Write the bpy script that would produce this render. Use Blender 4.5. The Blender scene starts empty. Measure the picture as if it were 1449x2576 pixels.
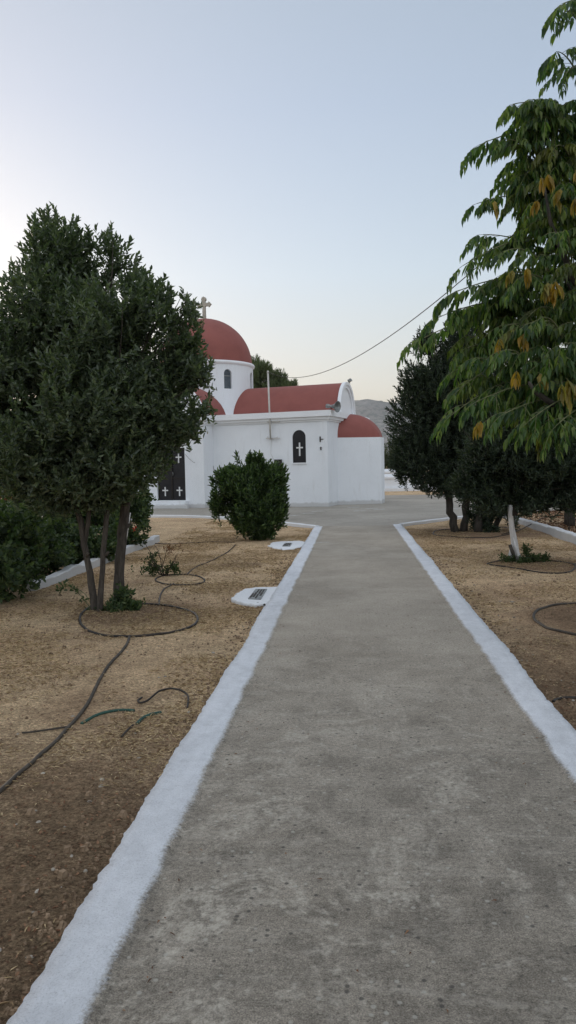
import bpy, bmesh, math, random
import numpy as np
from mathutils import Vector, Matrix, noise
from mathutils.geometry import tessellate_polygon

random.seed(7)
rng = np.random.default_rng(11)
S = bpy.context.scene
COL = S.collection
PI = math.pi

# ------------------------------------------------------------------ camera
CH = 1.55
FPX = 1900.0
PW, PH = 1449.0, 2576.0
ROLL = 0.0205
def cam_axes():
    px, py = 160.5, 116.0
    c, s = math.cos(ROLL), math.sin(ROLL)
    ux, uy = px*c + py*s, -px*s + py*c
    # unrolled camera: direction (0,1,0) must project on (ux,uy)
    pitch = math.atan(uy/math.hypot(FPX, ux))
    pitch = math.atan(uy/FPX)
    yaw = math.atan(ux*math.cos(pitch)/FPX)
    F = Vector((-math.sin(yaw)*math.cos(pitch), math.cos(yaw)*math.cos(pitch), -math.sin(pitch)))
    R = F.cross(Vector((0, 0, 1))).normalized()
    U = R.cross(F).normalized()
    X = R*c - U*s
    Y = R*s + U*c
    return X, Y, F
CX, CY, CF = cam_axes()
CO = Vector((0, 0, CH))
def ray(px, py):
    return CX*((px-PW/2)/FPX) + CY*((PH/2-py)/FPX) + CF
def at(px, py, z=0.0):
    "photo point -> world point lying on height z"
    d = ray(px, py)
    return CO + d*((z-CH)/d.z)
def atY(px, py, Y):
    d = ray(px, py)
    return CO + d*(Y/d.y)

cam = bpy.data.cameras.new('camera'); camo = bpy.data.objects.new('camera', cam); COL.objects.link(camo)
camo.matrix_world = Matrix(((CX.x, CY.x, -CF.x, 0), (CX.y, CY.y, -CF.y, 0), (CX.z, CY.z, -CF.z, CH), (0, 0, 0, 1)))
cam.sensor_fit = 'HORIZONTAL'; cam.sensor_width = 36; cam.lens = FPX/PW*36
cam.clip_start = 0.05; cam.clip_end = 20000
S.camera = camo

# ------------------------------------------------------------------ objects
def tag(o, label=None, cat=None, group=None, kind=None):
    if label: o['label'] = label
    if cat: o['category'] = cat
    if group: o['group'] = group
    if kind: o['kind'] = kind
    return o
def empty(name, loc=(0, 0, 0), rz=0, **k):
    o = bpy.data.objects.new(name, None); COL.objects.link(o)
    o.location = loc; o.rotation_euler = (0, 0, rz)
    return tag(o, **k)

class MB:
    def __init__(s): s.v = []; s.f = []; s.uv = None; s.smooth = []
    def add(s, vs, fs, smooth=False):
        b = len(s.v); s.v += [tuple(x) for x in vs]
        s.f += [tuple(i+b for i in f) for f in fs]; s.smooth += [smooth]*len(fs)
    def box(s, x0, x1, y0, y1, z0, z1):
        v = [(x0,y0,z0),(x1,y0,z0),(x1,y1,z0),(x0,y1,z0),(x0,y0,z1),(x1,y0,z1),(x1,y1,z1),(x0,y1,z1)]
        s.add(v, [(0,3,2,1),(4,5,6,7),(0,1,5,4),(1,2,6,5),(2,3,7,6),(3,0,4,7)])
    def tube(s, pts, rad, n=7, cap=True, jit=0):
        pts = [Vector(p) for p in pts]; N = len(pts)
        if not hasattr(rad, '__len__'): rad = [rad]*N
        rings = []
        t0 = (pts[1]-pts[0]).normalized()
        a = t0.orthogonal().normalized()
        for i, p in enumerate(pts):
            t = (pts[min(i+1, N-1)]-pts[max(i-1, 0)]).normalized()
            a = (a - t*a.dot(t)).normalized(); b = t.cross(a)
            rings.append([p + (a*math.cos(2*PI*k/n)+b*math.sin(2*PI*k/n))*rad[i]*(1+jit*random.uniform(-1, 1)) for k in range(n)])
        vs = [q for r in rings for q in r]
        fs = [(i*n+k, i*n+(k+1) % n, (i+1)*n+(k+1) % n, (i+1)*n+k) for i in range(N-1) for k in range(n)]
        if cap: fs += [tuple(range(n))[::-1], tuple(range((N-1)*n, N*n))]
        s.add(vs, fs, True)
    def lathe(s, prof, n=24, c=(0, 0, 0), smooth=True):
        vs = [(c[0]+r*math.cos(2*PI*k/n), c[1]+r*math.sin(2*PI*k/n), c[2]+z) for r, z in prof for k in range(n)]
        fs = [(i*n+k, i*n+(k+1) % n, (i+1)*n+(k+1) % n, (i+1)*n+k) for i in range(len(prof)-1) for k in range(n)]
        s.add(vs, fs, smooth)
    def prism(s, poly, z0, z1):
        n = len(poly)
        vs = [(p[0], p[1], z0) for p in poly]+[(p[0], p[1], z1) for p in poly]
        s.add(vs, [tuple(range(n))[::-1], tuple(range(n, 2*n))]+[(i, (i+1) % n, n+(i+1) % n, n+i) for i in range(n)])
    def build(s, name, mat, parent=None, **k):
        me = bpy.data.meshes.new(name); me.from_pydata(s.v, [], s.f); me.update()
        me.polygons.foreach_set('use_smooth', s.smooth)
        if s.uv: 
            l = me.uv_layers.new(name='UVMap')
            idx = np.empty(len(me.loops), dtype=np.int32); me.loops.foreach_get('vertex_index', idx)
            l.data.foreach_set('uv', np.array(s.uv, dtype=np.float32)[idx].ravel())
        me.materials.append(mat)
        o = bpy.data.objects.new(name, me); COL.objects.link(o)
        if parent: o.parent = parent
        return tag(o, **k)

# ------------------------------------------------------------------ materials
def mat(name, rough=0.8):
    m = bpy.data.materials.new(name); m.use_nodes = True
    nt = m.node_tree; b = nt.nodes['Principled BSDF']; b.inputs['Roughness'].default_value = rough
    b.inputs['Specular IOR Level'].default_value = 0.3
    return m, nt, b
def nd(nt, t, **k):
    n = nt.nodes.new(t)
    for a, v in k.items():
        if a in n.bl_rna.properties: setattr(n, a, v)
        else: n.inputs[a].default_value = v
    return n
def noise_n(nt, scale, detail=4, rough=0.55, vec=None, dist=0.0):
    n = nd(nt, 'ShaderNodeTexNoise'); n.inputs['Scale'].default_value = scale
    n.inputs['Detail'].default_value = detail; n.inputs['Roughness'].default_value = rough; n.inputs['Distortion'].default_value = dist
    if vec: nt.links.new(vec, n.inputs['Vector'])
    return n.outputs['Fac']
def coords(nt, scale=None):
    tc = nd(nt, 'ShaderNodeTexCoord'); o = tc.outputs['Object']
    if scale:
        mp = nd(nt, 'ShaderNodeMapping'); mp.inputs['Scale'].default_value = scale
        nt.links.new(o, mp.inputs['Vector']); o = mp.outputs['Vector']
    return o
def ramp(nt, fac, stops):
    r = nd(nt, 'ShaderNodeValToRGB'); e = r.color_ramp.elements
    while len(e) < len(stops): e.new(0.5)
    for i, (p, c) in enumerate(stops):
        e[i].position = p; e[i].color = (*c, 1) if len(c) == 3 else c
    nt.links.new(fac, r.inputs['Fac']); return r.outputs['Color']
def mix(nt, fac, a, b, mode='MIX'):
    n = nd(nt, 'ShaderNodeMix', data_type='RGBA', blend_type=mode)
    for s, v in ((n.inputs[0], fac), (n.inputs[6], a), (n.inputs[7], b)):
        if hasattr(v, 'is_linked') or hasattr(v, 'links'): nt.links.new(v, s)
        elif isinstance(v, (int, float)): s.default_value = v
        else: s.default_value = (*v, 1)
    return n.outputs[2]
def math_n(nt, op, a, b=0.0, c=None, clamp=False):
    n = nd(nt, 'ShaderNodeMath', operation=op); n.use_clamp = clamp
    for i, v in enumerate((a, b) if c is None else (a, b, c)):
        if isinstance(v, (int, float)): n.inputs[i].default_value = v
        else: nt.links.new(v, n.inputs[i])
    return n.outputs[0]
def bump(nt, b, h, strength=0.5, dist=0.01):
    n = nd(nt, 'ShaderNodeBump'); n.inputs['Strength'].default_value = strength; n.inputs['Distance'].default_value = dist
    nt.links.new(h, n.inputs['Height']); nt.links.new(n.outputs[0], b.inputs['Normal'])
def wb(v): return (v, v, v)

def concrete_nodes(nt):
    "colour and height sockets for the worn, pebbly concrete"
    v = coords(nt)
    big = noise_n(nt, 0.9, 5, 0.6, v, 0.4)
    med = noise_n(nt, 5.0, 6, 0.7, v, 0.6)
    fine = noise_n(nt, 55.0, 6, 0.75, v)
    grit = noise_n(nt, 170.0, 4, 0.8, v)
    c = ramp(nt, big, [(0.33, (0.332, 0.291, 0.237)), (0.5, (0.385, 0.340, 0.280)), (0.66, (0.445, 0.395, 0.328))])
    # wear is strongest on the stretch nearest the gate
    tc = nd(nt, 'ShaderNodeTexCoord'); sy = nd(nt, 'ShaderNodeSeparateXYZ'); nt.links.new(tc.outputs['Object'], sy.inputs[0])
    worn = ramp(nt, math_n(nt, 'MULTIPLY', math_n(nt, 'ADD', sy.outputs['Y'], math_n(nt, 'MULTIPLY', big, 2.0)), 0.1), [(0.34, wb(1)), (0.80, wb(0.2))])
    m = ramp(nt, med, [(0.35, wb(0.42)), (0.5, wb(0.86)), (0.64, wb(1.22))])
    c = mix(nt, math_n(nt, 'MULTIPLY', worn, 0.75), c, mix(nt, 1.0, c, m, 'MULTIPLY'))
    c = mix(nt, math_n(nt, 'MULTIPLY', worn, 0.40), c, (0.085, 0.073, 0.058))
    f = ramp(nt, fine, [(0.36, wb(0.50)), (0.48, wb(0.94)), (0.56, wb(1.06)), (0.68, wb(1.5))])
    c = mix(nt, 0.85, c, f, 'MULTIPLY')
    g = ramp(nt, grit, [(0.35, wb(0.34)), (0.5, wb(1.0)), (0.65, wb(1.7))])
    c = mix(nt, 0.8, c, g, 'MULTIPLY')
    # pale patches of cement laitance and faint trowel streaks across the path
    pm = ramp(nt, noise_n(nt, 1.6, 10, 0.78, v, 1.0), [(0.50, wb(0)), (0.59, wb(1))])
    mp = nd(nt, 'ShaderNodeMapping'); mp.inputs['Rotation'].default_value = (0, 0, -0.32); mp.inputs['Scale'].default_value = (0.55, 3.6, 1); nt.links.new(v, mp.inputs['Vector'])
    stk = ramp(nt, noise_n(nt, 1.5, 8, 0.72, mp.outputs['Vector'], 0.8), [(0.52, wb(0)), (0.62, wb(1))])
    brk = ramp(nt, noise_n(nt, 22, 5, 0.8, v), [(0.42, wb(0.1)), (0.56, wb(1))])
    pat = math_n(nt, 'MAXIMUM', pm, math_n(nt, 'MULTIPLY', stk, 0.5))
    c = mix(nt, math_n(nt, 'MULTIPLY', math_n(nt, 'MULTIPLY', pat, worn), math_n(nt, 'MULTIPLY', brk, 0.85)), c, mix(nt, 0.6, (0.50, 0.455, 0.385), f, 'MULTIPLY'))
    # exposed pebbles
    vo = nd(nt, 'ShaderNodeTexVoronoi'); vo.inputs['Scale'].default_value = 26; vo.inputs['Randomness'].default_value = 1
    nt.links.new(v, vo.inputs['Vector'])
    sp = ramp(nt, vo.outputs['Distance'], [(0.16, wb(1)), (0.26, wb(0))])
    sep = nd(nt, 'ShaderNodeSeparateColor'); nt.links.new(vo.outputs['Color'], sep.inputs[0])
    few = math_n(nt, 'GREATER_THAN', sep.outputs[0], 0.80)
    c = mix(nt, math_n(nt, 'MULTIPLY', math_n(nt, 'MULTIPLY', sp, few), 0.7), c, (0.42, 0.40, 0.35))
    few2 = math_n(nt, 'LESS_THAN', sep.outputs[0], 0.14)
    c = mix(nt, math_n(nt, 'MULTIPLY', math_n(nt, 'MULTIPLY', sp, few2), 0.75), c, (0.06, 0.055, 0.05))
    h = math_n(nt, 'ADD', math_n(nt, 'MULTIPLY', fine, 1.0), math_n(nt, 'MULTIPLY', grit, 0.35))
    return c, h
def make_concrete():
    m, nt, b = mat('concrete', 0.9)
    c, h = concrete_nodes(nt); v = coords(nt)
    # hairline cracks and a cross joint every few metres
    vc = nd(nt, 'ShaderNodeTexVoronoi', feature='DISTANCE_TO_EDGE'); vc.inputs['Scale'].default_value = 0.42
    wv = nd(nt, 'ShaderNodeVectorMath', operation='ADD'); nz = nd(nt, 'ShaderNodeTexNoise'); nz.inputs['Scale'].default_value = 2.2; nz.inputs['Detail'].default_value = 6; nt.links.new(v, nz.inputs['Vector'])
    sc = nd(nt, 'ShaderNodeVectorMath', operation='SCALE'); sc.inputs['Scale'].default_value = 0.55; nt.links.new(nz.outputs['Color'], sc.inputs[0]); nt.links.new(v, wv.inputs[0]); nt.links.new(sc.outputs[0], wv.inputs[1]); nt.links.new(wv.outputs[0], vc.inputs['Vector'])
    ck = ramp(nt, vc.outputs['Distance'], [(0.0, wb(1)), (0.0035, wb(0))])
    ck = math_n(nt, 'MULTIPLY', ck, ramp(nt, noise_n(nt, 0.7, 3, 0.5, v), [(0.50, wb(0)), (0.56, wb(1))]))
    c = mix(nt, math_n(nt, 'MULTIPLY', ck, 0.22), c, (0.09, 0.08, 0.07))
    nt.links.new(c, b.inputs['Base Color']); bump(nt, b, h, 0.9, 0.012); return m
def make_plaza():
    m, nt, b = mat('plaza_concrete', 0.9)
    v = coords(nt)
    c = ramp(nt, noise_n(nt, 0.35, 6, 0.65, v, 0.5), [(0.35, (0.26, 0.236, 0.200)), (0.65, (0.355, 0.325, 0.280))])
    c = mix(nt, 0.8, c, ramp(nt, noise_n(nt, 14, 6, 0.7, v), [(0.3, wb(0.75)), (0.7, wb(1.2))]), 'MULTIPLY')
    c = mix(nt, 0.9, c, ramp(nt, noise_n(nt, 1.2, 8, 0.75, v, 2.0), [(0.3, wb(0.8)), (0.5, wb(1.0)), (0.7, wb(1.12))]), 'MULTIPLY')
    nt.links.new(c, b.inputs['Base Color']); bump(nt, b, noise_n(nt, 60, 5, 0.7, v), 0.5, 0.01); return m
def whitewash_col(nt, v, base=(0.78, 0.80, 0.83)):
    c = ramp(nt, noise_n(nt, 1.1, 6, 0.6, v, 0.3), [(0.3, tuple(x*0.93 for x in base)), (0.7, base)])
    c = mix(nt, 0.8, c, ramp(nt, noise_n(nt, 30, 6, 0.7, v), [(0.28, wb(0.86)), (0.5, wb(1.0))]), 'MULTIPLY')
    return c
def make_white(name='whitewash', base=(0.78, 0.80, 0.83), stain=0.0):
    m, nt, b = mat(name, 0.75)
    v = coords(nt); c = whitewash_col(nt, v, base)
    if stain:
        sv = coords(nt, (3.2, 3.2, 0.5))
        s = ramp(nt, noise_n(nt, 1.4, 6, 0.7, sv, 0.4), [(0.56, wb(0)), (0.72, wb(1))])
        c = mix(nt, math_n(nt, 'MULTIPLY', s, stain), c, (0.50, 0.49, 0.47))
        # rubbed, soiled foot of the wall, ragged upper limit
        tc = nd(nt, 'ShaderNodeTexCoord'); sp = nd(nt, 'ShaderNodeSeparateXYZ'); nt.links.new(tc.outputs['Object'], sp.inputs[0])
        z = math_n(nt, 'ADD', sp.outputs['Z'], math_n(nt, 'MULTIPLY', noise_n(nt, 4, 6, 0.7, v), -0.22))
        e = ramp(nt, z, [(0.0, wb(1)), (0.07, wb(0))])
        c = mix(nt, math_n(nt, 'MULTIPLY', e, 0.5), c, (0.33, 0.31, 0.28))
    nt.links.new(c, b.inputs['Base Color']); bump(nt, b, noise_n(nt, 45, 6, 0.7, v), 0.35, 0.01); return m
def make_kerb():
    "rough whitewash whose inner edge thins out over the concrete (uv.x = across the kerb, 1 = path side)"
    m, nt, b = mat('kerb_paint', 0.85)
    v = coords(nt); cc, ch = concrete_nodes(nt)
    w = whitewash_col(nt, v, (0.74, 0.76, 0.80))
    w = mix(nt, 0.9, w, ramp(nt, noise_n(nt, 130, 5, 0.8, v), [(0.33, wb(0.62)), (0.47, wb(1.0)), (0.7, wb(1.06))]), 'MULTIPLY')
    w = mix(nt, 0.7, w, ramp(nt, noise_n(nt, 9, 6, 0.7, v), [(0.33, wb(0.82)), (0.6, wb(1.0))]), 'MULTIPLY')
    scf = ramp(nt, noise_n(nt, 4.5, 9, 0.8, v, 0.6), [(0.63, wb(0)), (0.70, wb(1))])
    w = mix(nt, math_n(nt, 'MULTIPLY', scf, 0.45), w, cc)
    w = mix(nt, 0.8, w, ramp(nt, noise_n(nt, 2.2, 7, 0.7, coords(nt, (2.5, 0.6, 1)), 0.5), [(0.35, wb(0.84)), (0.55, wb(1.0))]), 'MULTIPLY')
    uv = nd(nt, 'ShaderNodeUVMap'); sx = nd(nt, 'ShaderNodeSeparateXYZ'); nt.links.new(uv.outputs[0], sx.inputs[0])
    n1 = math_n(nt, 'MULTIPLY', math_n(nt, 'SUBTRACT', noise_n(nt, 70, 5, 0.8, v), 0.5), 0.32)
    n2 = math_n(nt, 'MULTIPLY', math_n(nt, 'SUBTRACT', noise_n(nt, 3.0, 3, 0.5, v), 0.5), 0.25)
    u = math_n(nt, 'ADD', math_n(nt, 'ADD', sx.outputs[0], n1), n2)
    k = ramp(nt, u, [(0.80, wb(0)), (0.92, wb(1))])
    c = mix(nt, k, w, cc)
    nt.links.new(c, b.inputs['Base Color']); bump(nt, b, math_n(nt, 'ADD', noise_n(nt, 90, 6, 0.8, v), math_n(nt, 'MULTIPLY', noise_n(nt, 14, 4, 0.6, v), 1.5)), 0.9, 0.012)
    return m
BASINS = [(-2.45, 8.2, 0.75), (2.75, 7.8, 1.0), (3.0, 12.0, 0.9), (2.75, 17.4, 1.5), (2.2, 4.6, 1.1), (-1.85, 12.3, 0.45)]
def make_soil(name, dark, mid, straw, sf=0.5):
    m, nt, b = mat(name, 0.97)
    b.inputs['Specular IOR Level'].default_value = 0.1
    v = coords(nt)
    c = ramp(nt, noise_n(nt, 0.55, 6, 0.65, v, 0.5), [(0.3, dark), (0.62, mid)])
    st = noise_n(nt, 28, 8, 0.8, coords(nt, (0.7, 1.5, 1)), 1.6)
    big = noise_n(nt, 0.8, 6, 0.7, v, 0.8)
    tc = nd(nt, 'ShaderNodeTexCoord'); sy = nd(nt, 'ShaderNodeSeparateXYZ'); nt.links.new(tc.outputs['Object'], sy.inputs[0])
    yy = math_n(nt, 'ADD', sy.outputs['Y'], math_n(nt, 'MULTIPLY', noise_n(nt, 0.9, 5, 0.6, v), 2.5))
    yy = math_n(nt, 'SUBTRACT', yy, math_n(nt, 'MULTIPLY', math_n(nt, 'GREATER_THAN', sy.outputs['X'], 0.0), 2.2))
    bare = ramp(nt, math_n(nt, 'MULTIPLY', yy, 0.1), [(0.44, wb(1)), (0.66, wb(0))])
    c = mix(nt, math_n(nt, 'MULTIPLY', bare, 0.88), c, (0.120, 0.076, 0.046))
    big = math_n(nt, 'SUBTRACT', big, math_n(nt, 'MULTIPLY', bare, 0.24))
    # dug, watered basins round the trees hold darker, redder earth
    for (bx, by, br) in BASINS:
        ds = nd(nt, 'ShaderNodeVectorMath', operation='DISTANCE'); nt.links.new(v, ds.inputs[0]); ds.inputs[1].default_value = (bx, by, -0.05)
        dd = math_n(nt, 'ADD', ds.outputs['Value'], math_n(nt, 'MULTIPLY', noise_n(nt, 3.5, 4, 0.6, v), 0.35))
        bk = ramp(nt, math_n(nt, 'DIVIDE', dd, br*2), [(0.45, wb(1)), (0.68, wb(0))])
        c = mix(nt, math_n(nt, 'MULTIPLY', bk, 0.8), c, (0.150, 0.088, 0.055))
        big = math_n(nt, 'SUBTRACT', big, math_n(nt, 'MULTIPLY', bk, 0.2))
    fac = math_n(nt, 'MULTIPLY', ramp(nt, st, [(0.42, wb(0)), (0.60, wb(1))]), ramp(nt, big, [(0.32, wb(0.2)), (0.6, wb(1))]))
    c = mix(nt, math_n(nt, 'MULTIPLY', fac, sf), c, straw)
    c = mix(nt, 0.9, c, ramp(nt, noise_n(nt, 60, 7, 0.8, v, 0.5), [(0.36, wb(0.22)), (0.5, wb(1.0)), (0.64, wb(1.75))]), 'MULTIPLY')
    c = mix(nt, 0.8, c, ramp(nt, noise_n(nt, 6, 6, 0.75, v, 1.0), [(0.32, wb(0.6)), (0.6, wb(1.12))]), 'MULTIPLY')
    nt.links.new(c, b.inputs['Base Color'])
    h = math_n(nt, 'ADD', noise_n(nt, 45, 7, 0.8, v), math_n(nt, 'MULTIPLY', noise_n(nt, 9, 5, 0.6, v), 2.0))
    bump(nt, b, h, 1.0, 0.03); return m
def make_leaf(name, cols, transl=0.3, rough=0.42, tcol=None, tint=None, spec=0.4):
    m, nt, b = mat(name, rough); b.inputs['Specular IOR Level'].default_value = spec
    g = nd(nt, 'ShaderNodeNewGeometry')
    n = len(cols); c = ramp(nt, g.outputs['Random Per Island'], [((i+0.5)/n, x) for i, x in enumerate(cols)])
    if tint:
        a = nd(nt, 'ShaderNodeAttribute', attribute_name='tint')
        c = mix(nt, a.outputs['Fac'], c, tint)
    nt.links.new(c, b.inputs['Base Color'])
    t = nd(nt, 'ShaderNodeBsdfTranslucent'); nt.links.new(mix(nt, 1.0, c, tcol or (1.6, 1.9, 0.8), 'MULTIPLY'), t.inputs['Color'])
    ms = nd(nt, 'ShaderNodeMixShader'); ms.inputs[0].default_value = transl
    nt.links.new(b.outputs[0], ms.inputs[1]); nt.links.new(t.outputs[0], ms.inputs[2])
    nt.links.new(ms.outputs[0], nt.nodes['Material Output'].inputs['Surface']); return m
def make_noise_mat(name, a, b_, scale=6, rough=0.8, metal=0.0, bs=0.4, stretch=None):
    m, nt, b = mat(name, rough); v = coords(nt, stretch); b.inputs['Metallic'].default_value = metal
    f = noise_n(nt, scale, 6, 0.65, v, 0.4)
    nt.links.new(ramp(nt, f, [(0.35, a), (0.65, b_)]), b.inputs['Base Color']); bump(nt, b, f, bs, 0.01); return m

M = dict(
    concrete=make_concrete(), plaza=make_plaza(), kerb=make_kerb(),
    white=make_white(stain=0.3), whitek=make_white('white_kerb', (0.74, 0.75, 0.77), 0.0),
    trim=make_white('white_trim', (0.80, 0.81, 0.83)),
    soil=make_soil('dry_soil', (0.27, 0.175, 0.108), (0.50, 0.338, 0.208), (0.88, 0.68, 0.42), 0.9),
    red=make_noise_mat('red_roof_paint', (0.225, 0.072, 0.060), (0.268, 0.088, 0.073), 1.3, 0.7, bs=0.15),
    dark=make_noise_mat('dark_glass', (0.006, 0.007, 0.010), (0.016, 0.016, 0.02), 3, 0.28, bs=0.05),
    frame=make_noise_mat('dark_brown_frame', (0.010, 0.008, 0.008), (0.018, 0.014, 0.012), 12, 0.4, bs=0.1),
    drumglass=make_noise_mat('blue_grey_glass', (0.045, 0.06, 0.075), (0.08, 0.10, 0.12), 5, 0.2, bs=0.05),
    crosswhite=make_noise_mat('white_enamel', (0.6, 0.6, 0.6), (0.72, 0.72, 0.72), 8, 0.4, bs=0.1),
    stone=make_noise_mat('beige_stone', (0.34, 0.31, 0.26), (0.46, 0.43, 0.37), 9, 0.8),
    hose=make_noise_mat('brown_pvc', (0.032, 0.025, 0.019), (0.075, 0.06, 0.045), 14, 0.55),
    hose2=make_noise_mat('black_pvc', (0.014, 0.011, 0.010), (0.036, 0.029, 0.024), 14, 0.5),
    green=make_noise_mat('green_pvc', (0.012, 0.045, 0.035), (0.03, 0.085, 0.065), 10, 0.5),
    bark=make_noise_mat('bark', (0.035, 0.029, 0.024), (0.095, 0.080, 0.066), 26, 0.9, bs=0.9, stretch=(1, 1, 0.25)),
    darkbark=make_noise_mat('dark_bark', (0.03, 0.025, 0.02), (0.07, 0.06, 0.05), 22, 0.9, bs=0.9, stretch=(1, 1, 0.25)),
    limebark=make_noise_mat('limewashed_bark', (0.48, 0.46, 0.45), (0.78, 0.77, 0.76), 18, 0.9, bs=0.9, stretch=(1, 1, 0.2)),
    twig=make_noise_mat('green_twig', (0.10, 0.12, 0.05), (0.20, 0.20, 0.10), 20, 0.7),
    metal=make_noise_mat('grey_metal', (0.16, 0.17, 0.17), (0.30, 0.31, 0.30), 14, 0.45, 0.5),
    rust=make_noise_mat('dark_iron', (0.02, 0.018, 0.016), (0.06, 0.045, 0.035), 18, 0.7),
    pole=make_noise_mat('painted_post', (0.42, 0.40, 0.37), (0.60, 0.58, 0.54), 14, 0.6, stretch=(1, 1, 0.3)),
    laurel=make_leaf('laurel_leaf', [(0.050, 0.070, 0.042), (0.066, 0.092, 0.054), (0.090, 0.118, 0.068), (0.125, 0.152, 0.088)], 0.34, 0.45, spec=0.6),
    oleander=make_leaf('dark_leaf', [(0.018, 0.030, 0.017), (0.028, 0.044, 0.024), (0.046, 0.066, 0.033)], 0.15, 0.5),
    round_=make_leaf('round_shrub_leaf', [(0.026, 0.048, 0.018), (0.045, 0.078, 0.028), (0.10, 0.145, 0.05)], 0.3),
    ash=make_leaf('ash_leaf', [(0.030, 0.066, 0.022), (0.052, 0.10, 0.030), (0.085, 0.145, 0.038), (0.15, 0.20, 0.055)], 0.42, 0.45, tint=(0.42, 0.23, 0.030)),
    bush=make_leaf('bush_leaf', [(0.030, 0.052, 0.022), (0.048, 0.078, 0.030), (0.088, 0.118, 0.045)], 0.3, 0.6),
    pine=make_leaf('pine_needle', [(0.10, 0.125, 0.065), (0.16, 0.185, 0.095)], 0.3, 0.7),
    weed=make_leaf('weed_leaf', [(0.03, 0.05, 0.018), (0.06, 0.085, 0.03)], 0.3, 0.7),
    olive=make_leaf('olive_leaf', [(0.05, 0.065, 0.03), (0.09, 0.105, 0.05)], 0.2, 0.7),
    rusty=make_leaf('rusty_leaf', [(0.16, 0.065, 0.03), (0.10, 0.08, 0.03), (0.22, 0.10, 0.04)], 0.3, 0.7, tcol=(1.3, 1.1, 0.8)),
    straw=make_leaf('straw', [(0.30, 0.21, 0.12), (0.50, 0.38, 0.22), (0.70, 0.56, 0.35)], 0.15, 0.9, tcol=(1, 1, 1), spec=0.1),
    litter=make_leaf('leaf_litter', [(0.10, 0.055, 0.035), (0.17, 0.085, 0.05), (0.26, 0.15, 0.09)], 0.1, 0.9, tcol=(1, 1, 1), spec=0.1),
    clod=make_noise_mat('earth_clod', (0.10, 0.066, 0.04), (0.30, 0.21, 0.135), 9, 0.95, bs=0.8),
    petal=make_noise_mat('red_petal', (0.55, 0.03, 0.02), (0.7, 0.06, 0.03), 10, 0.6),
    stones=make_noise_mat('pebble', (0.22, 0.19, 0.15), (0.42, 0.38, 0.32), 6, 0.9),
)

# ------------------------------------------------------------------ foliage
BAY = np.array([(0, 0, 0), (.42, .30, .10), (.36, .68, .06), (0, 1, -.08), (-.36, .68, .06), (-.42, .30, .10)], dtype=np.float64)
LANCE = np.array([(0, 0, 0), (.5, .27, .06), (.30, .62, .03), (0, 1, -.12), (-.30, .62, .03), (-.5, .27, .06)], dtype=np.float64)
def unit(a): return a/np.maximum(np.linalg.norm(a, axis=1, keepdims=True), 1e-9)
def leaves_obj(name, P, D, N, L, W, m, parent=None, tmpl=BAY, tint=None, **k):
    n = len(P); D = unit(D); X = unit(np.cross(D, N)); N = np.cross(X, D)
    L = np.broadcast_to(L, (n,)); W = np.broadcast_to(W, (n,))
    V = (P[:, None, :] + X[:, None, :]*(tmpl[None, :, 0]*W[:, None])[..., None] + D[:, None, :]*(tmpl[None, :, 1]*L[:, None])[..., None]
         + N[:, None, :]*(tmpl[None, :, 2]*L[:, None])[..., None])
    me = bpy.data.meshes.new(name); me.vertices.add(n*6); me.vertices.foreach_set('co', V.reshape(-1).astype(np.float32))
    q = np.array([0, 1, 2, 3, 0, 3, 4, 5]); idx = (np.arange(n)[:, None]*6+q[None]).ravel()
    me.loops.add(len(idx)); me.loops.foreach_set('vertex_index', idx.astype(np.int32))
    me.polygons.add(n*2); me.polygons.foreach_set('loop_start', (np.arange(n*2)*4).astype(np.int32))
    me.polygons.foreach_set('loop_total', np.full(n*2, 4, dtype=np.int32))
    if tint is not None:
        a = me.attributes.new('tint', 'FLOAT', 'POINT'); a.data.foreach_set('value', np.repeat(tint, 6).astype(np.float32))
    me.update(calc_edges=True); me.validate(); me.materials.append(m)
    o = bpy.data.objects.new(name, me); COL.objects.link(o)
    if parent: o.parent = parent
    return tag(o, **k)

def in_ell(ells, n, power=0.42, nscale=1.4, thr=0.40, seed=0.0):
    "points in a union of ellipsoids (cx,cy,cz,rx,ry,rz), thinned into clumps by noise; plus the outward direction"
    E = np.array(ells, dtype=float); w = E[:, 3]*E[:, 4]*E[:, 5]; w = w**0.8; w /= w.sum()
    P = []; O = []
    while len(P) < n:
        k = rng.choice(len(E), p=w); d = rng.normal(size=3); d /= np.linalg.norm(d)
        r = rng.random()**power
        p = E[k, :3]+E[k, 3:]*d*r
        q = noise.noise(Vector(p*nscale)+Vector((seed, seed*2, 0)))*0.5+0.5
        if q < thr + 0.10*rng.random()*1.0: continue
        o = d/E[k, 3:]; P.append(p); O.append(o/np.linalg.norm(o))
    return np.array(P), np.array(O)
def shoot_leaves(P, O, slen, per, up=0.8, ang=0.9, jitter=0.35):
    "turn shoot tips into leaves set spirally along each shoot"
    n = len(P); d = unit(O + np.array([0, 0, up]) + rng.normal(size=(n, 3))*jitter)
    sl = slen*(0.6+0.7*rng.random(n))
    a = unit(np.cross(d, rng.normal(size=(n, 3)))); b = np.cross(d, a)
    k = np.arange(per); t = (k+0.5)/per
    ph = k*2.399+rng.random(n)[:, None]*6.28
    rad = a[:, None]*np.cos(ph)[..., None]+b[:, None]*np.sin(ph)[..., None]
    base = P[:, None]+d[:, None]*((t[None]-1)*sl[:, None])[..., None]
    spread = ang*(1.15-0.75*t)[None, :, None]
    D = d[:, None]*np.cos(spread)+rad*np.sin(spread)+rng.normal(size=(n, per, 3))*0.15
    N = d[:, None]*np.sin(spread)-rad*np.cos(spread)+rng.normal(size=(n, per, 3))*0.25
    return base.reshape(-1, 3), D.reshape(-1, 3), -N.reshape(-1, 3)*-1
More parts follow.
